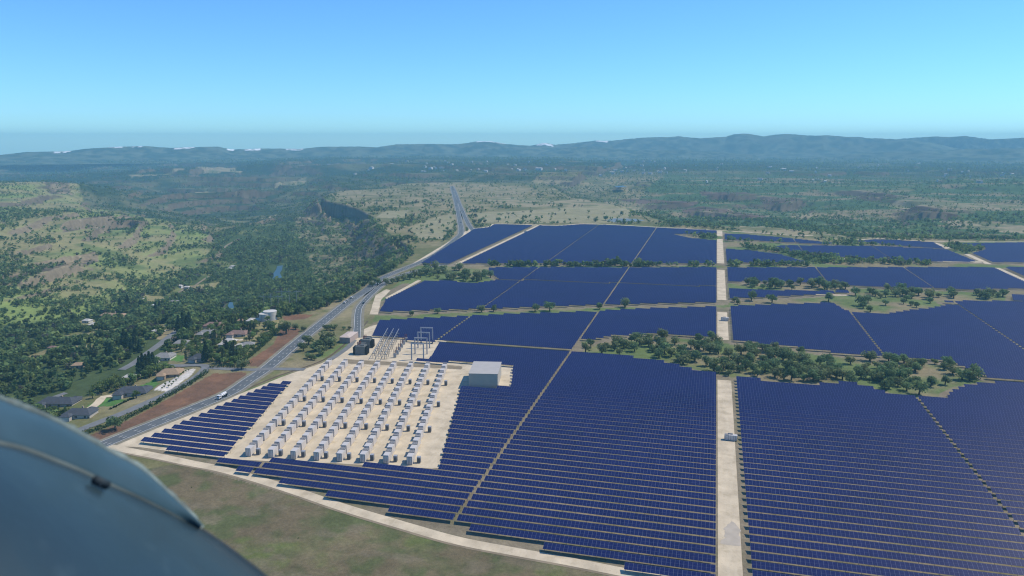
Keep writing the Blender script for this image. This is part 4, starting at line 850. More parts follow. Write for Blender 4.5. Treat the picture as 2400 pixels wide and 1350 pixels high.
HOUSES = [  # px, py of the front edge, width, depth, turn, roof, wall, label
 (480, 789, 20, 14, 8, 'grey', 'dark', 'house with grey hipped roof above the driveway'), (554, 790, 24, 13, 4, 'red', 'pale', 'long house with dull red roof among the cypresses'), (498, 769, 24, 12, 5, 'red', 'tan', 'dull red roofed house below the water tanks'), (424, 812, 17, 12, 20, 'grey', 'white', 'white walled house beside the straight street'), (378, 846, 20, 15, 12, 'grey', 'white', 'house with pale grey roof left of the lawn'), (464, 848, 20, 14, 5, 'slate', 'pale', 'house with slate roof behind the hedge'), (394, 886, 22, 16, 20, 'tan', 'tan', 'tan roofed house beside the white gravel lot'),
 (533, 808, 15, 11, 0, 'pale', 'tan', 'small pale roofed house right of the driveway'), (581, 816, 14, 10, 30, 'grey', 'white', 'small grey house at the hedge corner'), (560, 818, 9, 7, 10, 'pale', 'white', 'pale outbuilding beside the hedge corner house'), (519, 815, 9, 7, 0, 'pale', 'white', 'white garden shed below the driveway'),
 (305, 930, 30, 16, 18, 'slate', 'pale', 'large dark roofed villa beside the oval lawn'), (128, 955, 34, 16, 12, 'slate', 'pale', 'large dark roofed house close to the aircraft edge'), (178, 982, 24, 14, 14, 'slate', 'pale', 'dark roofed house at the end of the hedge'), (181, 864, 12, 9, 25, 'tan', 'tan', 'tan cottage hidden in the left trees'), (303, 893, 14, 9, 10, 'pale', 'tan', 'low pale roof left of the green lawn'), (368, 783, 16, 6, 0, 'pale', 'tan', 'open pale roofed barn beside the straight street'),
 (262, 744, 40, 10, 3, 'tan', 'tan', 'long tan building in the valley trees'), (200, 757, 12, 9, 0, 'pale', 'white', 'white farmhouse in the valley clearing'), (225, 765, 20, 8, 5, 'pale', 'tan', 'low farm shed in the valley clearing'), (356, 724, 11, 11, 0, 'dome', 'white', 'white domed building by the valley lane'), (406, 712, 18, 10, 4, 'grey', 'white', 'grey roofed house beside the valley lane'), (333, 707, 8, 7, 0, 'pale', 'white', 'small white house left of the valley lane'), (315, 722, 12, 7, 3, 'pale', 'white', 'pale roofed house left of the white dome'), (420, 674, 9, 7, 0, 'pale', 'white', 'small white house above the valley lane'), (436, 677, 11, 7, 10, 'pale', 'white', 'second white house above the valley lane'), (545, 628, 16, 8, 5, 'pale', 'white', 'white house on the tan valley clearing'), (538, 633, 12, 8, 5, 'pale', 'white', 'lower white house on the tan valley clearing'), (60, 784, 14, 6, 0, 'pale', 'white', 'pale shed in the far left field hedge'), (120, 822, 10, 7, 5, 'red', 'tan', 'small brown roofed cottage in the left wood'), (566, 759, 14, 8, 10, 'tan', 'tan', 'tan building left of the water tanks'), (596, 757, 20, 8, 4, 'pale', 'white', 'white plant building beside the water tanks')]
HM = {'grey': mat('grey_shingles', (.27, .27, .26), .9, .1, noise=2, var=.12), 'red': mat('dull_red_tiles', (.26, .175, .145), .9, .1, noise=2, var=.14), 'slate': mat('slate_shingles', (.075, .085, .10), .85, .15, noise=2, var=.15), 'tan': mat('tan_tiles', (.36, .26, .17), .9, .1, noise=2, var=.12), 'pale': mat('pale_metal_roof', (.55, .53, .48), .7, .2, noise=3, var=.08), 'dome': mat('white_dome', (.8, .8, .78), .6, .2)}
WM = {'white': mat('white_stucco', (.68, .66, .62), .9, .1, noise=3, var=.05), 'pale': mat('pale_stucco', (.48, .44, .38), .9, .1, noise=3, var=.06), 'tan': mat('tan_stucco', (.38, .30, .22), .9, .1, noise=3, var=.06), 'dark': mat('dark_timber', (.13, .105, .09), .9, .1, noise=2, var=.1)}
def house(px_, py_, W_, D_, rot, roof, wall, label):
    W_, D_ = W_ * .86, D_ * .86
    x, y, z = surf(px_, py_, -10); r = thing('house', label, 'house', (x, y, z), radians(rot), 'houses of the village'); h = 3.2
    b = MB(); b.box(-W_ / 2, W_ / 2, 0, D_, -1.5, h); 
    if W_ > 16.4: b.box(-W_ / 2 + 1, -W_ / 2 + 8, -4.5, 0, -1.5, h)
    b.build('wall', WM[wall], r); t = MB()
    def hip(x0, x1, y0, y1, zb, e=.6, pit=.42):
        x0 -= e; x1 += e; y0 -= e; y1 += e; ww, dd = x1 - x0, y1 - y0; k_ = min(ww, dd) / 2; hh = k_ * pit * 1.15
        A = [(x0, y0, zb), (x1, y0, zb), (x1, y1, zb), (x0, y1, zb)]
        if ww >= dd: R1, R2 = (x0 + k_ * .8, (y0 + y1) / 2, zb + hh), (x1 - k_ * .8, (y0 + y1) / 2, zb + hh); t.face([A[0], A[1], R2, R1]); t.face([A[1], A[2], R2]); t.face([A[2], A[3], R1, R2]); t.face([A[3], A[0], R1])
        else: R1, R2 = ((x0 + x1) / 2, y0 + k_ * .8, zb + hh), ((x0 + x1) / 2, y1 - k_ * .8, zb + hh); t.face([A[0], A[1], R1]); t.face([A[1], A[2], R2, R1]); t.face([A[2], A[3], R2]); t.face([A[3], A[0], R1, R2])
        t.face([(a, b_, c - .15) for a, b_, c in A[::-1]])
        for i in range(4): p, q = A[i], A[(i + 1) % 4]; t.face([(p[0], p[1], zb - .15), (q[0], q[1], zb - .15), q, p])
    if roof == 'dome':
        for i in range(6):
            a0, a1 = i * pi / 12, (i + 1) * pi / 12; R0, R1 = W_ / 2 * math.cos(a0) * 1.05, W_ / 2 * math.cos(a1) * 1.05; z0, z1 = h + 3 * math.sin(a0), h + 3 * math.sin(a1)
            for j in range(16):
                p, q = j * pi / 8, (j + 1) * pi / 8; t.quad((R0 * math.cos(p), D_ / 2 + R0 * math.sin(p), z0), (R0 * math.cos(q), D_ / 2 + R0 * math.sin(q), z0), (R1 * math.cos(q), D_ / 2 + R1 * math.sin(q), z1), (R1 * math.cos(p), D_ / 2 + R1 * math.sin(p), z1))
    else:
        hip(-W_ / 2, W_ / 2, 0, D_, h)
        if W_ > 16.4: hip(-W_ / 2 + 1, -W_ / 2 + 8, -4.5, 2.5, h - .02); hip(W_ / 2 - 9, W_ / 2 - 2, D_ - 3, D_ + 4, h - .04)
    rf = t.build('roof', HM[roof], r)
    if W_ > 16.4 and roof != 'dome': c = MB(); c.box(1, 2.1, D_ / 2 + 1, D_ / 2 + 2.2, h + .5, h + 4.2); c.build('chimney', WM['tan'], rf)
    n = max(1, int(W_ / 6))
    for i in range(n):
        xx = -W_ / 2 + W_ * (i + .5) / n
        if W_ > 16.4 and xx < -W_ / 2 + 9: continue
        wn = MB(); wn.box(xx - .9, xx + .9, -.05, 0, .9, 2.3); wn.build('window', M['glass'], r)
    dr = MB(); dr.box(W_ / 2 - 1.6, W_ / 2 - .6, -.05, 0, 0, 2.1); dr.build('door', WM['dark'], r)
    if W_ > 16.4: g = MB(); g.box(-W_ / 2 + 2, -W_ / 2 + 7, -4.56, -4.5, -.2, 2.3); g.build('garage_door', HM['pale'], r)
    return x, y, max(W_, D_) * .62
HP_ = [house(*h) for h in HOUSES]
def clear_of_houses(x, y, m=2.0):
    k = np.ones(np.shape(x), bool)
    for a, b, r in HP_: k &= np.hypot(x - a, y - b - r * .5) > r + m
    return k
vp = []
rng_ = np.random.default_rng(5)
STREETS = np.array([tuple(q.co[:2]) for ob in COL.objects if ob.name.startswith('street') for q in ob.data.vertices])
WATERS = np.array([tuple(q.co[:2]) for ob in COL.objects if ob.name.startswith('water') and 'river' in ob['label'] for q in ob.data.vertices] + [tuple(np.mean(P, 0)) for P, _, _ in RIVW])
def near_pts(P, x, y, d):
    out = np.zeros(len(x), bool)
    for p in P: out |= (x - p[0]) ** 2 + (y - p[1]) ** 2 < d * d
    return out
while len(vp) < 265:
    c = rng_.uniform(VILL.min(0), VILL.max(0), 2); X_, Y_ = np.array([c[0]]), np.array([c[1]])
    bad = any(inside(P, X_, Y_)[0] for P in Z_LAWN + Z_BROWN + [Z_YARDLOT]) or inside(Z_CLEAR[-1], X_, Y_)[0] and rng_.uniform() < .8
    rr_ = math.hypot(*c); bad = bad or any(segdist(P, X_ * (1 + q / rr_), Y_ * (1 + q / rr_))[0] < 8 or inside(P, X_ * (1 + q / rr_), Y_ * (1 + q / rr_))[0] for P in Z_LAWN + [Z_YARDLOT] for q in (0, 12, 22))
    if inside(VILL, X_, Y_)[0] and clear_of_houses(X_, Y_)[0] and not bad and not blocked(X_, Y_)[0] and not near_pts(STREETS, X_, Y_, 5.5)[0] and all((c[0] - a) ** 2 + (c[1] - b) ** 2 > 18 for a, b in vp): vp.append(tuple(c))
vp.sort(key=lambda p: PX(p[0], p[1], -6)[0])
for i, (x, y) in enumerate(vp): plant('round', x, y, RNG.uniform(.45, 1.25), 'leafy green garden tree among the village houses, %s counted from the left' % ORD(i + 1), 'garden trees of the village', RNG.uniform(.8, 1.2))
for a, b, lab in ((450, 1143, 'tiny dark bush alone in the front pasture'), (392, 1143, 'tiny brown bush left of the other in the front pasture'), (700, 1262, 'tiny bush low in the front pasture')):
    x, y = U(a, b); plant('round', x, y, .13, lab, 'bushes in the front pasture', .7)
# shrubs on the white gravel lot
for i, (a, b) in enumerate(((395, 908), (402, 903), (388, 903), (407, 898), (398, 897), (413, 893), (418, 886), (410, 888), (424, 880), (430, 876), (436, 872), (442, 870), (380, 911), (385, 909))):
    x, y, z = surf(a, b, -5); plant('round', x, y, RNG.uniform(.2, .34), 'tiny dark shrub on the white gravel lot, %s along it' % ORD(i + 1), 'shrubs on the white gravel lot')
def hedge(px, z, label, wd, h, seed, tint):
    pts = np.array([surf(a, b, z)[:2] for a, b in px]); P = resample(smooth_line(pts, 6), 1.5); rng = np.random.default_rng(seed); Qs = []
    for p in P:
        s = rng.uniform(.7, 1.15); zz = float(ground_z(p[0], p[1])[0]); Qs.append(leaf_quads(rng, (p[0] + rng.normal() * .5, p[1] + rng.normal() * .5, zz + h * s * .45), (wd * .5 * s, wd * .5 * s, h * .55 * s), 22, .55))
    q = np.concatenate(Qs); Vv = q.reshape(-1, 3); col = np.repeat(rng.uniform(.6, 1.3, len(q)), 4)[:, None] * np.array(tint)[None]
    tag(link('hedge', raw_mesh('hedge', Vv, np.arange(len(Vv)).reshape(-1, 4), [M['mass_leaf']], col)), label, 'hedge')
hedge([(196, 1020), (250, 1000), (300, 980), (345, 957), (389, 932), (433, 908), (462, 889), (486, 872)], -5, 'long clipped green hedge between the street and the brown field', 5, 3.2, 3, (.07, .125, .045))
hedge([(560, 852), (585, 836), (620, 806), (645, 782), (662, 764)], -4, 'green hedge along the upper brown field', 5, 3.2, 4, (.065, .115, .04))
hedge([(497, 862), (515, 860), (535, 860), (556, 861)], -4, 'bushy hedge beside the short crossroad', 6, 3.5, 6, (.05, .085, .035))
hedge([(515, 846), (535, 848), (555, 850), (585, 852)], -4, 'dark shrub row above the crossroad', 6, 4, 7, (.04, .07, .03))
hedge([(505, 780), (530, 778), (560, 776), (590, 776)], -5, 'clipped cypress hedge in front of the straw slope', 3, 4.5, 8, (.028, .05, .028))
hedge([(262, 958), (292, 944), (312, 934)], -8, 'low hedge along the oval lawn', 1.6, 1.1, 9, (.04, .075, .03))

# woodland too far or too dense to count: one mass of leaf clumps on their stems
def masses():
    rng = np.random.default_rng(21); N = 270000
    b = rng.uniform(radians(-44), radians(44), N); r = np.exp(rng.uniform(math.log(640), math.log(8600), N))
    x = r * (np.sin(b) * RT[0] + np.cos(b) * HD[0]); y = r * (np.sin(b) * RT[1] + np.cos(b) * HD[1])
    big = fbm(x, y, 300, 3, 101); mid = fbm(x, y, 75, 3, 111); den = np.zeros(N)
    plat = inside(PLATEAU, x, y); hill = inside(Z_HILL, x, y); val = inside(Z_VALLEY, x, y); nw = inside(Z_NEARWOOD, x, y)
    den = np.where(r > 1850, np.where(x > -300, .30 + .65 * sstep(.47, .62, .5 * mid + .5 * fbm(x * .4, y, 160, 3, 121)), .22 + .55 * sstep(.42, .6, .5 * big + .5 * mid)), np.where(~plat, .55, 0))
    den = np.where(plat & (r > 1500), .05 + .45 * sstep(.5, .66, mid), den)
    den = np.where(hill, .13 + .85 * sstep(.46, .57, .5 * mid + .5 * big - .05 + .06 * sstep(1000, 1900, r)), den)
    den = np.where(val & ~plat, .30 + .7 * sstep(.36, .52, mid), den); den = np.where(nw & ~plat, .12 + .75 * sstep(.40, .56, mid), den)
    den = np.where((r > 4200), .36 + .55 * sstep(.45, .6, fbm(x * .4, y, 260, 3, 131)), den)
    den = np.where(inside(Z_SLOPE, x, y), .18 + .5 * sstep(.42, .58, .5 * mid + .5 * fbm(x, y, 25, 2, 141)), den)
    for P in Z_BROWNLEDGE: den = np.where(inside(P, x, y), den * .3, den)
    for P in Z_BENCH: den = np.where(inside(P, x, y), .25 * (mid > .5), den)
    for P in Z_GOLD: den = np.where(inside(P, x, y), .06 * (mid > .5), den)
    for P in Z_CLEAR + Z_LAWN + Z_BROWN + [Z_YARDLOT, VILL]: den[inside(P, x, y)] = 0
    den[(segdist(VILL, x, y) < 34) & (y < 640)] = 0
    den[inside(FARM, x, y) & (r < 1880)] = 0
    for P in FARWOOD: k = inside(P, x, y) & ~near_panels(x, y, 5); den[k] = .9
    k = np.where((den > 0) & (rng.uniform(size=N) < den * (0.75 if True else 1)))[0]
    k = k[~blocked(x[k], y[k], 5) & clear_of_houses(x[k], y[k], 3)]
    k = k[~near_pts(STREETS, x[k], y[k], 8) & ~near_pts(WATERS, x[k], y[k], 16) & ~near_pts(WATERS + np.array([(6., -26.)]), x[k], y[k], 16)]
    x, y, r, big, hill = x[k], y[k], r[k], big[k], hill[k]; z = ground_z(x, y); n = len(x)
    h = np.clip(rng.normal(1, .28, n), .45, 1.8) * np.where(hill, 6.3, 8.2) * np.maximum(1, r / 3000); h = np.where(r < 1200, h * .95, h)
    wd = h * rng.uniform(.85, 1.35, n); pine = (r > 4300) | (rng.uniform(size=n) < .08); wd = np.where(pine, h * .7, wd); h = np.where(pine, h * 1.15, h)
    tint = np.where(rng.uniform(size=n)[:, None] < .72, np.array([(.135, .20, .075)]), np.array([(.21, .27, .09)])) * rng.uniform(.7, 1.35, n)[:, None]
    grey = rng.uniform(size=n) < .05; tint[grey] = np.array((.12, .115, .085)) * rng.uniform(.7, 1.2, grey.sum())[:, None]
    print('MASS', n)
    for lo, hi, nq, nm, lab in ((0, 1250, 60, 'near', 'dense valley woodland of mixed green trees behind the village'), (1250, 2600, 24, 'mid', 'scattered oaks and scrub over hillsides, canyon slopes and plateau'), (2600, 4400, 12, 'far', 'far oak woodland speckling the canyon and plain'), (4400, 1e9, 8, 'horizon', 'dark forest of the distant plain below the mountains')):
        s = np.where((r >= lo) & (r < hi))[0]; T = 14; temps = []
        for t in range(T):
            q, tt = crown_arrays(np.random.default_rng(900 + t), 'round', 1.0, 1.0, nq); temps.append((q, tt))
        m = min(len(t[0]) for t in temps); TQ = np.stack([t[0][:m] for t in temps]); TT = np.stack([t[1][:m] for t in temps])
        ch = rng.integers(0, T, len(s)); a = rng.uniform(0, 2 * pi, len(s)); ca, sa = np.cos(a), np.sin(a)
        q = TQ[ch].copy(); X = q[..., 0] * ca[:, None, None] - q[..., 1] * sa[:, None, None]; Y = q[..., 0] * sa[:, None, None] + q[..., 1] * ca[:, None, None]
        Z = (q[..., 2] - .12) * h[s][:, None, None] * 1.12
        Vv = np.stack([X * wd[s][:, None, None] + x[s][:, None, None], Y * wd[s][:, None, None] + y[s][:, None, None], Z + z[s][:, None, None]], -1).reshape(-1, 3)
        col = (tint[s][:, None, :] * TT[ch][..., None]); col = np.repeat(col.reshape(-1, 3), 4, axis=0)
        print(nm, len(s), len(Vv) // 4)
        tag(link('woodland', raw_mesh('woodland', Vv, np.arange(len(Vv)).reshape(-1, 4), [M['mass_leaf']], col)), lab, 'woodland', kind='stuff')
FARWOOD = [poly([(1700, 566), (1765, 567), (1900, 574), (2000, 577), (2060, 577), (2225, 586), (2265, 596), (2310, 586), (2308, 579), (2230, 573), (2100, 575), (2000, 566), (1968, 571), (1900, 570), (1760, 562), (1700, 561)]),
 poly([(1730, 573), (1812, 584), (1880, 593), (2000, 606), (2180, 616), (2180, 622), (1900, 618), (1892, 612), (1830, 594), (1740, 584)]), poly([(1600, 549), (1678, 549), (1678, 562), (1620, 556)]), poly([(1560, 522), (1690, 530), (1690, 536), (1540, 530)]), poly([(2290, 584), (2310, 588), (2268, 598)]), poly([(1703, 619), (1900, 621), (1900, 625), (1703, 625)]), poly([(1145, 619), (1676, 619), (1676, 625), (1145, 625)])]
masses()

# ------------------------------------------------------------------ water tanks, towers, vehicles, far town
M['tank_lid'] = mat('pale_tank_roof', (.62, .60, .55), .6, .2)
for px_, py_, R_, H_, lab in ((621, 752, 6.2, 8.5, 'smaller white round water tank on the canyon rim'), (634, 749, 7.6, 10.0, 'larger white round water tank on the canyon rim')):
    x, y, z = surf(px_, py_, -3); r = thing('water_tank', lab, 'water tank', (x, y, z), 0, 'white water tanks')
    b = MB(); b.tube((0, 0, -1), (0, 0, H_), R_, R_, 32, 0, False)
    for q in (.33, .66, .98): b.tube((0, 0, H_ * q - .1), (0, 0, H_ * q + .1), R_ + .06, R_ + .06, 32)
    b.build('shell', M['tank'], r, True); t = MB()
    for i in range(32):
        a0, a1 = 2 * pi * i / 32, 2 * pi * (i + 1) / 32; t.face([(R_ * 1.02 * math.cos(a0), R_ * 1.02 * math.sin(a0), H_ + .12), (R_ * 1.02 * math.cos(a1), R_ * 1.02 * math.sin(a1), H_ + .12), (0, 0, H_ + .9)])
    t.build('roof', M['tank_lid'], r); l = MB(); l.box(-.3, -.22, -R_ - .5, -R_ - .42, 0, H_ + .8); l.box(.22, .3, -R_ - .5, -R_ - .42, 0, H_ + .8)
    for q in range(14): l.box(-.22, .22, -R_ - .49, -R_ - .43, .4 + q * .6, .46 + q * .6)
    l.build('ladder', M['steel'], r)
M['pole'] = mat('weathered_grey_pole', (.30, .32, .31), .8, .1)
def pylon(px_, py_, label):
    x, y, z = surf(px_, py_, -40); r = thing('transmission_tower', label, 'pylon', (x, y, z), radians(12), 'power pylons in the valley')
    for q, h in ((-9, 25), (0, 27), (9, 25)):
        p = MB(); p.tube((q, 0, -1), (q, 0, h), .42, .26, 8); p.build('pole', M['pole'], r)
        a = MB(); a.box(q - 6.5, q + 6.5, -.25, .25, 22.6, 23.1); a.tube((q - 4, 0, 22.7), (q, 0, 20), .1, .1, 5); a.tube((q + 4, 0, 22.7), (q, 0, 20), .1, .1, 5)
        for k_ in (-6, 6): a.tube((q + k_, 0, 22.6), (q + k_, 0, 21.2), .13, .1, 6)
        a.build('crossarm', M['pole'], r)
pylon(637, 740, 'left three-pole power pylon rising from the valley trees'); pylon(680, 736, 'right three-pole power pylon rising from the valley trees')
cpaint = [mat('white_car_paint', (.75, .76, .77), .25, .5), mat('dark_car_paint', (.03, .035, .04), .25, .5), mat('silver_car_paint', (.42, .43, .45), .3, .5)]
def along(P, px_, py_, side):
    q = np.array(U(px_, py_)); i = int(np.argmin(np.hypot(P[:, 0] - q[0], P[:, 1] - q[1]))); j = min(i + 1, len(P) - 1); d = P[j] - P[j - 1]; d /= np.linalg.norm(d); n = np.array((-d[1], d[0]))
    c = P[i] + n * side; return c[0], c[1], math.atan2(d[1], d[0])
def car(P, px_, py_, side, paint, label, s=1.0, flip=False):
    x, y, a = along(P, px_, py_, side); r = thing('car', label, 'car', (x, y, .22), a + (pi if flip else 0), 'cars on the highway'); r.scale = (s, s, s)
    b = MB(); b.face([(-2.3, -.9, .35), (-2.3, .9, .35), (-2.3, .9, .95), (-2.3, -.9, .95)]); b.box(-2.3, 2.3, -.9, .9, .35, .98); b.face([(2.3, -.9, .5), (2.45, -.8, .5), (2.45, -.8, .8), (2.3, -.9, .9)])
    T = [(-1.9, -.85, .98), (1.1, -.85, .98), (1.1, .85, .98), (-1.9, .85, .98), (-1.5, -.7, 1.52), (.35, -.7, 1.52), (.35, .7, 1.52), (-1.5, .7, 1.52)]
    b.face([T[4], T[5], T[6], T[7]]); b.build('body', cpaint[paint], r)
    g = MB(); g.face([T[0], T[1], T[5], T[4]]); g.face([T[1], T[2], T[6], T[5]]); g.face([T[2], T[3], T[7], T[6]]); g.face([T[3], T[0], T[4], T[7]]); g.build('windows', M['glass'], r)
    for wx in (-1.45, 1.45):
        for wy in (-.92, .92):
            w_ = MB(); w_.tube((wx, wy - .1, .33), (wx, wy + .1, .33), .33, .33, 12); w_.build('wheel', M['tyre'], r)
def truck():
    x, y, a = along(HP, 503, 932, -2.6); r = thing('mixer_truck', 'white concrete mixer truck on the highway left of the panels', 'truck', (x, y, .22), a + pi)
    c = MB(); c.box(3.2, 5.2, -1.2, 1.2, .7, 3.1); c.box(2.6, 3.2, -1.15, 1.15, .9, 3.0); c.build('cab', cpaint[0], r)
    g = MB(); g.box(5.2, 5.23, -1.05, 1.05, 1.8, 2.8); g.box(3.6, 4.9, -1.23, -1.2, 1.8, 2.7); g.box(3.6, 4.9, 1.2, 1.23, 1.8, 2.7); g.build('window', M['glass'], r)
    f = MB(); f.box(-4.6, 5.0, -.5, .5, .65, 1.05); f.box(-4.6, -3.8, -1.1, 1.1, 1.05, 2.2); f.build('chassis', M['fins'], r)
    d = MB()
    pr = [(-4.2, .55, 3.3), (-3.4, 1.05, 3.0), (-1.6, 1.38, 2.65), (.4, 1.3, 2.4), (1.8, .8, 2.15), (2.3, .45, 2.05)]
    for (x0, r0, z0), (x1, r1, z1) in zip(pr[:-1], pr[1:]): d.tube((x0, 0, z0), (x1, 0, z1), r0, r1, 18, 0, True)
    d.build('drum', cpaint[0], r, True)
    h = MB(); h.tube((-4.4, 0, 4.0), (-4.0, 0, 3.4), .7, .4, 10); h.box(-5.2, -4.4, -.25, .25, 1.6, 1.9); h.build('chute', M['steel'], r)
    for wx in (-3.3, -2.1, 3.9):
        for wy in (-1.15, 1.15):
            w_ = MB(); w_.tube((wx, wy - .15, .52), (wx, wy + .15, .52), .52, .52, 14); w_.build('wheel', M['tyre'], r)
truck()
car(HP, 812, 711, 2.6, 0, 'white car first in line where the highway meets the valley rim', 1.5); car(HP, 818, 707, 2.6, 2, 'silver car just behind the first white one on the highway', 1.3); car(HP, 829, 700, 2.6, 0, 'white car farther along the highway near the rim trees', 1.4)
car(RP, 850, 712, -1.8, 1, 'dark car on the curve of the ramp road', 1.2, True); car(HP, 1069, 482, 2, 0, 'white car on the left carriageway of the far highway', 1.4); car(CP, 1083, 497, -2, 0, 'white car on the right carriageway of the far highway', 1.4); car(HP, 1078, 522, -2.5, 2, 'silver car on the far highway by the last panels', 1.3)
# houses of the far town: too small in the photograph to show parts
town = []
rng_ = np.random.default_rng(77)
while len(town) < 150:
    t = rng_.uniform()
    if t < .62: a, b = rng_.uniform(980, 1640), 379 + 30 * rng_.beta(1.6, 1.4)
    elif t < .72: a, b = rng_.uniform(760, 1000), rng_.uniform(384, 402)
    else: a, b = rng_.uniform(1640, 2400), rng_.uniform(380, 432)
    town.append((a, b))
town.sort()
hb = []
for v_ in range(3):
    m_ = MB(); W_, D_ = ((16, 11), (24, 12), (38, 22))[v_]; h = (5, 5, 8)[v_]; m_.box(-W_ / 2, W_ / 2, -D_ / 2, D_ / 2, -2, h)
    e = .6; z0, z1 = h, h + (3.2, 3.4, 2.5)[v_]; A = [(-W_ / 2 - e, -D_ / 2 - e, z0), (W_ / 2 + e, -D_ / 2 - e, z0), (W_ / 2 + e, D_ / 2 + e, z0), (-W_ / 2 - e, D_ / 2 + e, z0)]; r1, r2 = (-W_ / 2 - e, 0, z1), (W_ / 2 + e, 0, z1)
    m_.face([A[0], A[1], r2, r1], 1); m_.face([A[2], A[3], r1, r2], 1); m_.face([A[1], A[2], r2]); m_.face([A[3], A[0], r1]); hb.append(m_.mesh('town_house', [WM['white'], HM['pale' if v_ != 1 else 'grey']]))
for i, (a, b) in enumerate(town):
    x, y, z = surf(a, b, 0); big_ = rng_.uniform() < .1; o = link('town_house', hb[2 if big_ else int(rng_.integers(0, 2))]); o.location = (x, y, z + 2.5); o.rotation_euler = (0, 0, rng_.uniform(0, 6.28)); s = rng_.uniform(.65, 1.1); o.scale = (s, s, s * 1.35)
    tag(o, 'tiny pale house of the far town below the mountains, %s from the left' % ORD(i + 1), 'house', 'houses of the far town')

# ------------------------------------------------------------------ part of the aircraft the picture was taken from
M['skin'] = mat('blue_grey_aircraft_paint', (.027, .053, .066), .40, .35, noise=.32, var=.22, bump=.04)
M['skin_upper'] = mat('blue_grey_fairing_paint', (.042, .085, .108), .45, .3, noise=.25, var=.15)
M['rim'] = mat('scuffed_pale_edge', (.17, .215, .20), .6, .3, noise=.05, var=.7)
M['seamtape'] = mat('grey_seam_tape', (.10, .125, .12), .7, .2, noise=.05, var=.3)
M['edge'] = mat('dark_rubber_edge', (.03, .045, .055), .7, .2)
wear_or_sheen(M['skin'], .55, (.016, .036, .052), 2.2, .45, .62); wear_or_sheen(M['skin'], .35, (.06, .10, .12), 14, .60, .74); wear_or_sheen(M['skin_upper'], .4, (.02, .05, .062), 6, .5, .66)  # lower skin blotches: weathering plus soft cloud reflections painted into the colour
wear_or_sheen(M['rim'], .8, (.06, .085, .08), 11, .45, .6); wear_or_sheen(M['seamtape'], .6, (.035, .05, .05), 5, .5, .6)
def at(px_, py_, d): v = ray(px_, py_); v = v / np.linalg.norm(v); return np.array((0, 0, HC)) + v * d
def curve3(P, n):
    return smooth_line(np.array(P, float), n)
RIM = curve3([at(*p) for p in ((-160, 890, 1.42), (-60, 915, 1.44), (0, 938, 1.46), (60, 961, 1.48), (130, 990, 1.50), (195, 1026, 1.52), (250, 1058, 1.54), (325, 1098, 1.56), (395, 1160, 1.58), (440, 1206, 1.58), (468, 1241, 1.585))], 6)
SEAM = curve3([at(*p) for p in ((-160, 1020, 1.30), (-60, 1034, 1.32), (0, 1046, 1.34), (60, 1060, 1.37), (130, 1086, 1.40), (195, 1112, 1.43), (250, 1138, 1.46), (325, 1171, 1.50), (395, 1205, 1.54), (440, 1228, 1.57), (468, 1242, 1.585))], 6)
LOWER = curve3([at(*p) for p in ((468, 1242, 1.585), (520, 1277, 1.59), (570, 1314, 1.585), (622, 1356, 1.57), (680, 1420, 1.54), (730, 1500, 1.50))], 6)
def loft(A, B, nb, bulge, name, m, parent):
    n = len(A); nrm = UP * .6 - FW * .5 + RT * .35; nrm /= np.linalg.norm(nrm); Vv = []
    for j in range(nb + 1):
        t = j / nb
        for i in range(n): Vv.append(A[i] * (1 - t) + B[i] * t + nrm * bulge * math.sin(pi * t) )
    Vv = np.array(Vv); idx = np.arange(n * (nb + 1)).reshape(nb + 1, n); Qm = np.stack([idx[:-1, :-1], idx[:-1, 1:], idx[1:, 1:], idx[1:, :-1]], -1).reshape(-1, 4)
    o = link(name, raw_mesh(name, Vv, Qm, [m], smooth=True), parent); md = o.modifiers.new('thickness', 'SOLIDIFY'); md.thickness = .006; md.offset = 0; return o
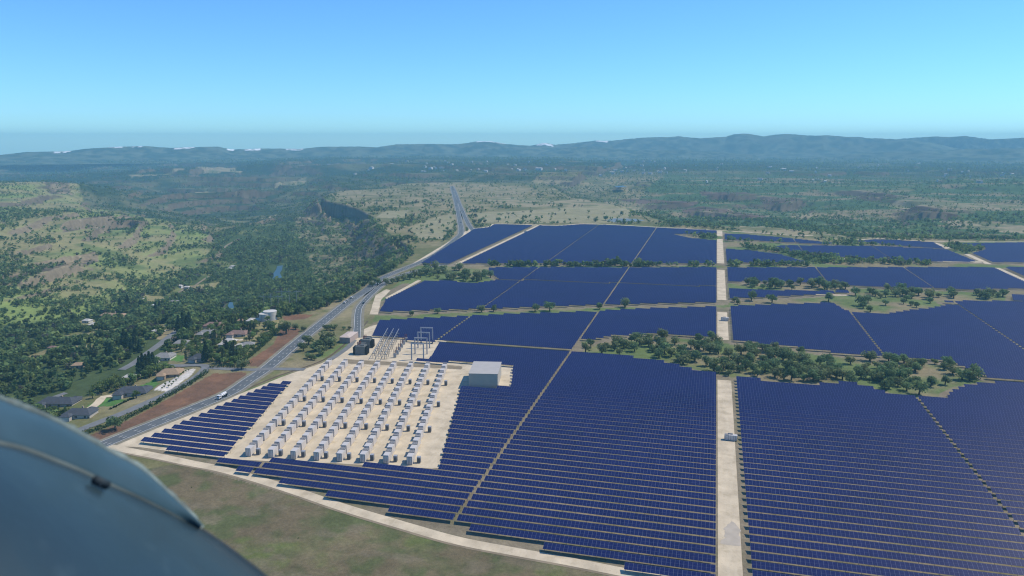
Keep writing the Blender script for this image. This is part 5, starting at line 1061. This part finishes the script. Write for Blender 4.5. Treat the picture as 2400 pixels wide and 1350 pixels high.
def tube_along(P, r, name, m, parent, n=8):
    Vv = []; 
    for i, p in enumerate(P):
        d = P[min(i + 1, len(P) - 1)] - P[max(i - 1, 0)]; d /= np.linalg.norm(d); u = np.cross(d, (0, 0, 1)); u /= np.linalg.norm(u); v = np.cross(d, u); rr = r[i] if hasattr(r, '__len__') else r
        for k_ in range(n): t = 2 * pi * k_ / n; Vv.append(p + u * rr * math.cos(t) + v * rr * math.sin(t))
    N = len(P); idx = np.arange(N * n).reshape(N, n); nx = np.roll(idx, -1, axis=1); Qm = np.stack([idx[:-1], nx[:-1], nx[1:], idx[1:]], -1).reshape(-1, 4)
    return link(name, raw_mesh(name, np.array(Vv), Qm, [m], smooth=True), parent)
base = at(-200, 1500, 1.2)
cow = thing('aircraft_cowling', 'curved blue grey aircraft panel with pale rim and dark fastener, close to the lens', 'aircraft', tuple(base))
CW = []
loft(RIM - base, SEAM - base, 8, .015, 'fairing', M['skin_upper'], cow)
OUT = np.vstack([SEAM, LOWER[1:]]); IN = np.stack([at(a, b, 1.0) for a, b in zip(*[np.interp(np.append(0, np.cumsum(np.linalg.norm(np.diff(OUT, axis=0), axis=1))) / np.linalg.norm(np.diff(OUT, axis=0), axis=1).sum(), (0, 1), q) for q in ((-900, 300), (1500, 2300))])])
loft(OUT - base, IN - base, 14, .10, 'cowl_skin', M['skin'], cow)
wob = .0065 + .004 * np.array([vnoise(np.array([i * .7]), np.array([0.]), 3)[0] for i in range(len(RIM))])
tube_along(RIM - base, wob, 'rim', M['rim'], cow); tube_along(SEAM - base + UP * .001, np.linspace(.0075, .004, len(SEAM)), 'seam_strip', M['seamtape'], cow); tube_along(LOWER - base, .0055, 'edge_seal', M['edge'], cow)
c_ = at(237, 1131, 1.395) - base; dn = (SEAM[38] - SEAM[34]); dn /= np.linalg.norm(dn)
f_ = MB(); f_.tube(c_ - dn * .0125, c_ + dn * .0125, .0072, .0072, 12); fo = f_.build('fastener', M['edge'], cow, True)
g_ = MB(); h_ = c_ - FW * .0065 + dn * .003; g_.tube(h_, h_ - FW * .003, .0030, .002, 10); g_.build('screw_head', M['steel'], fo)
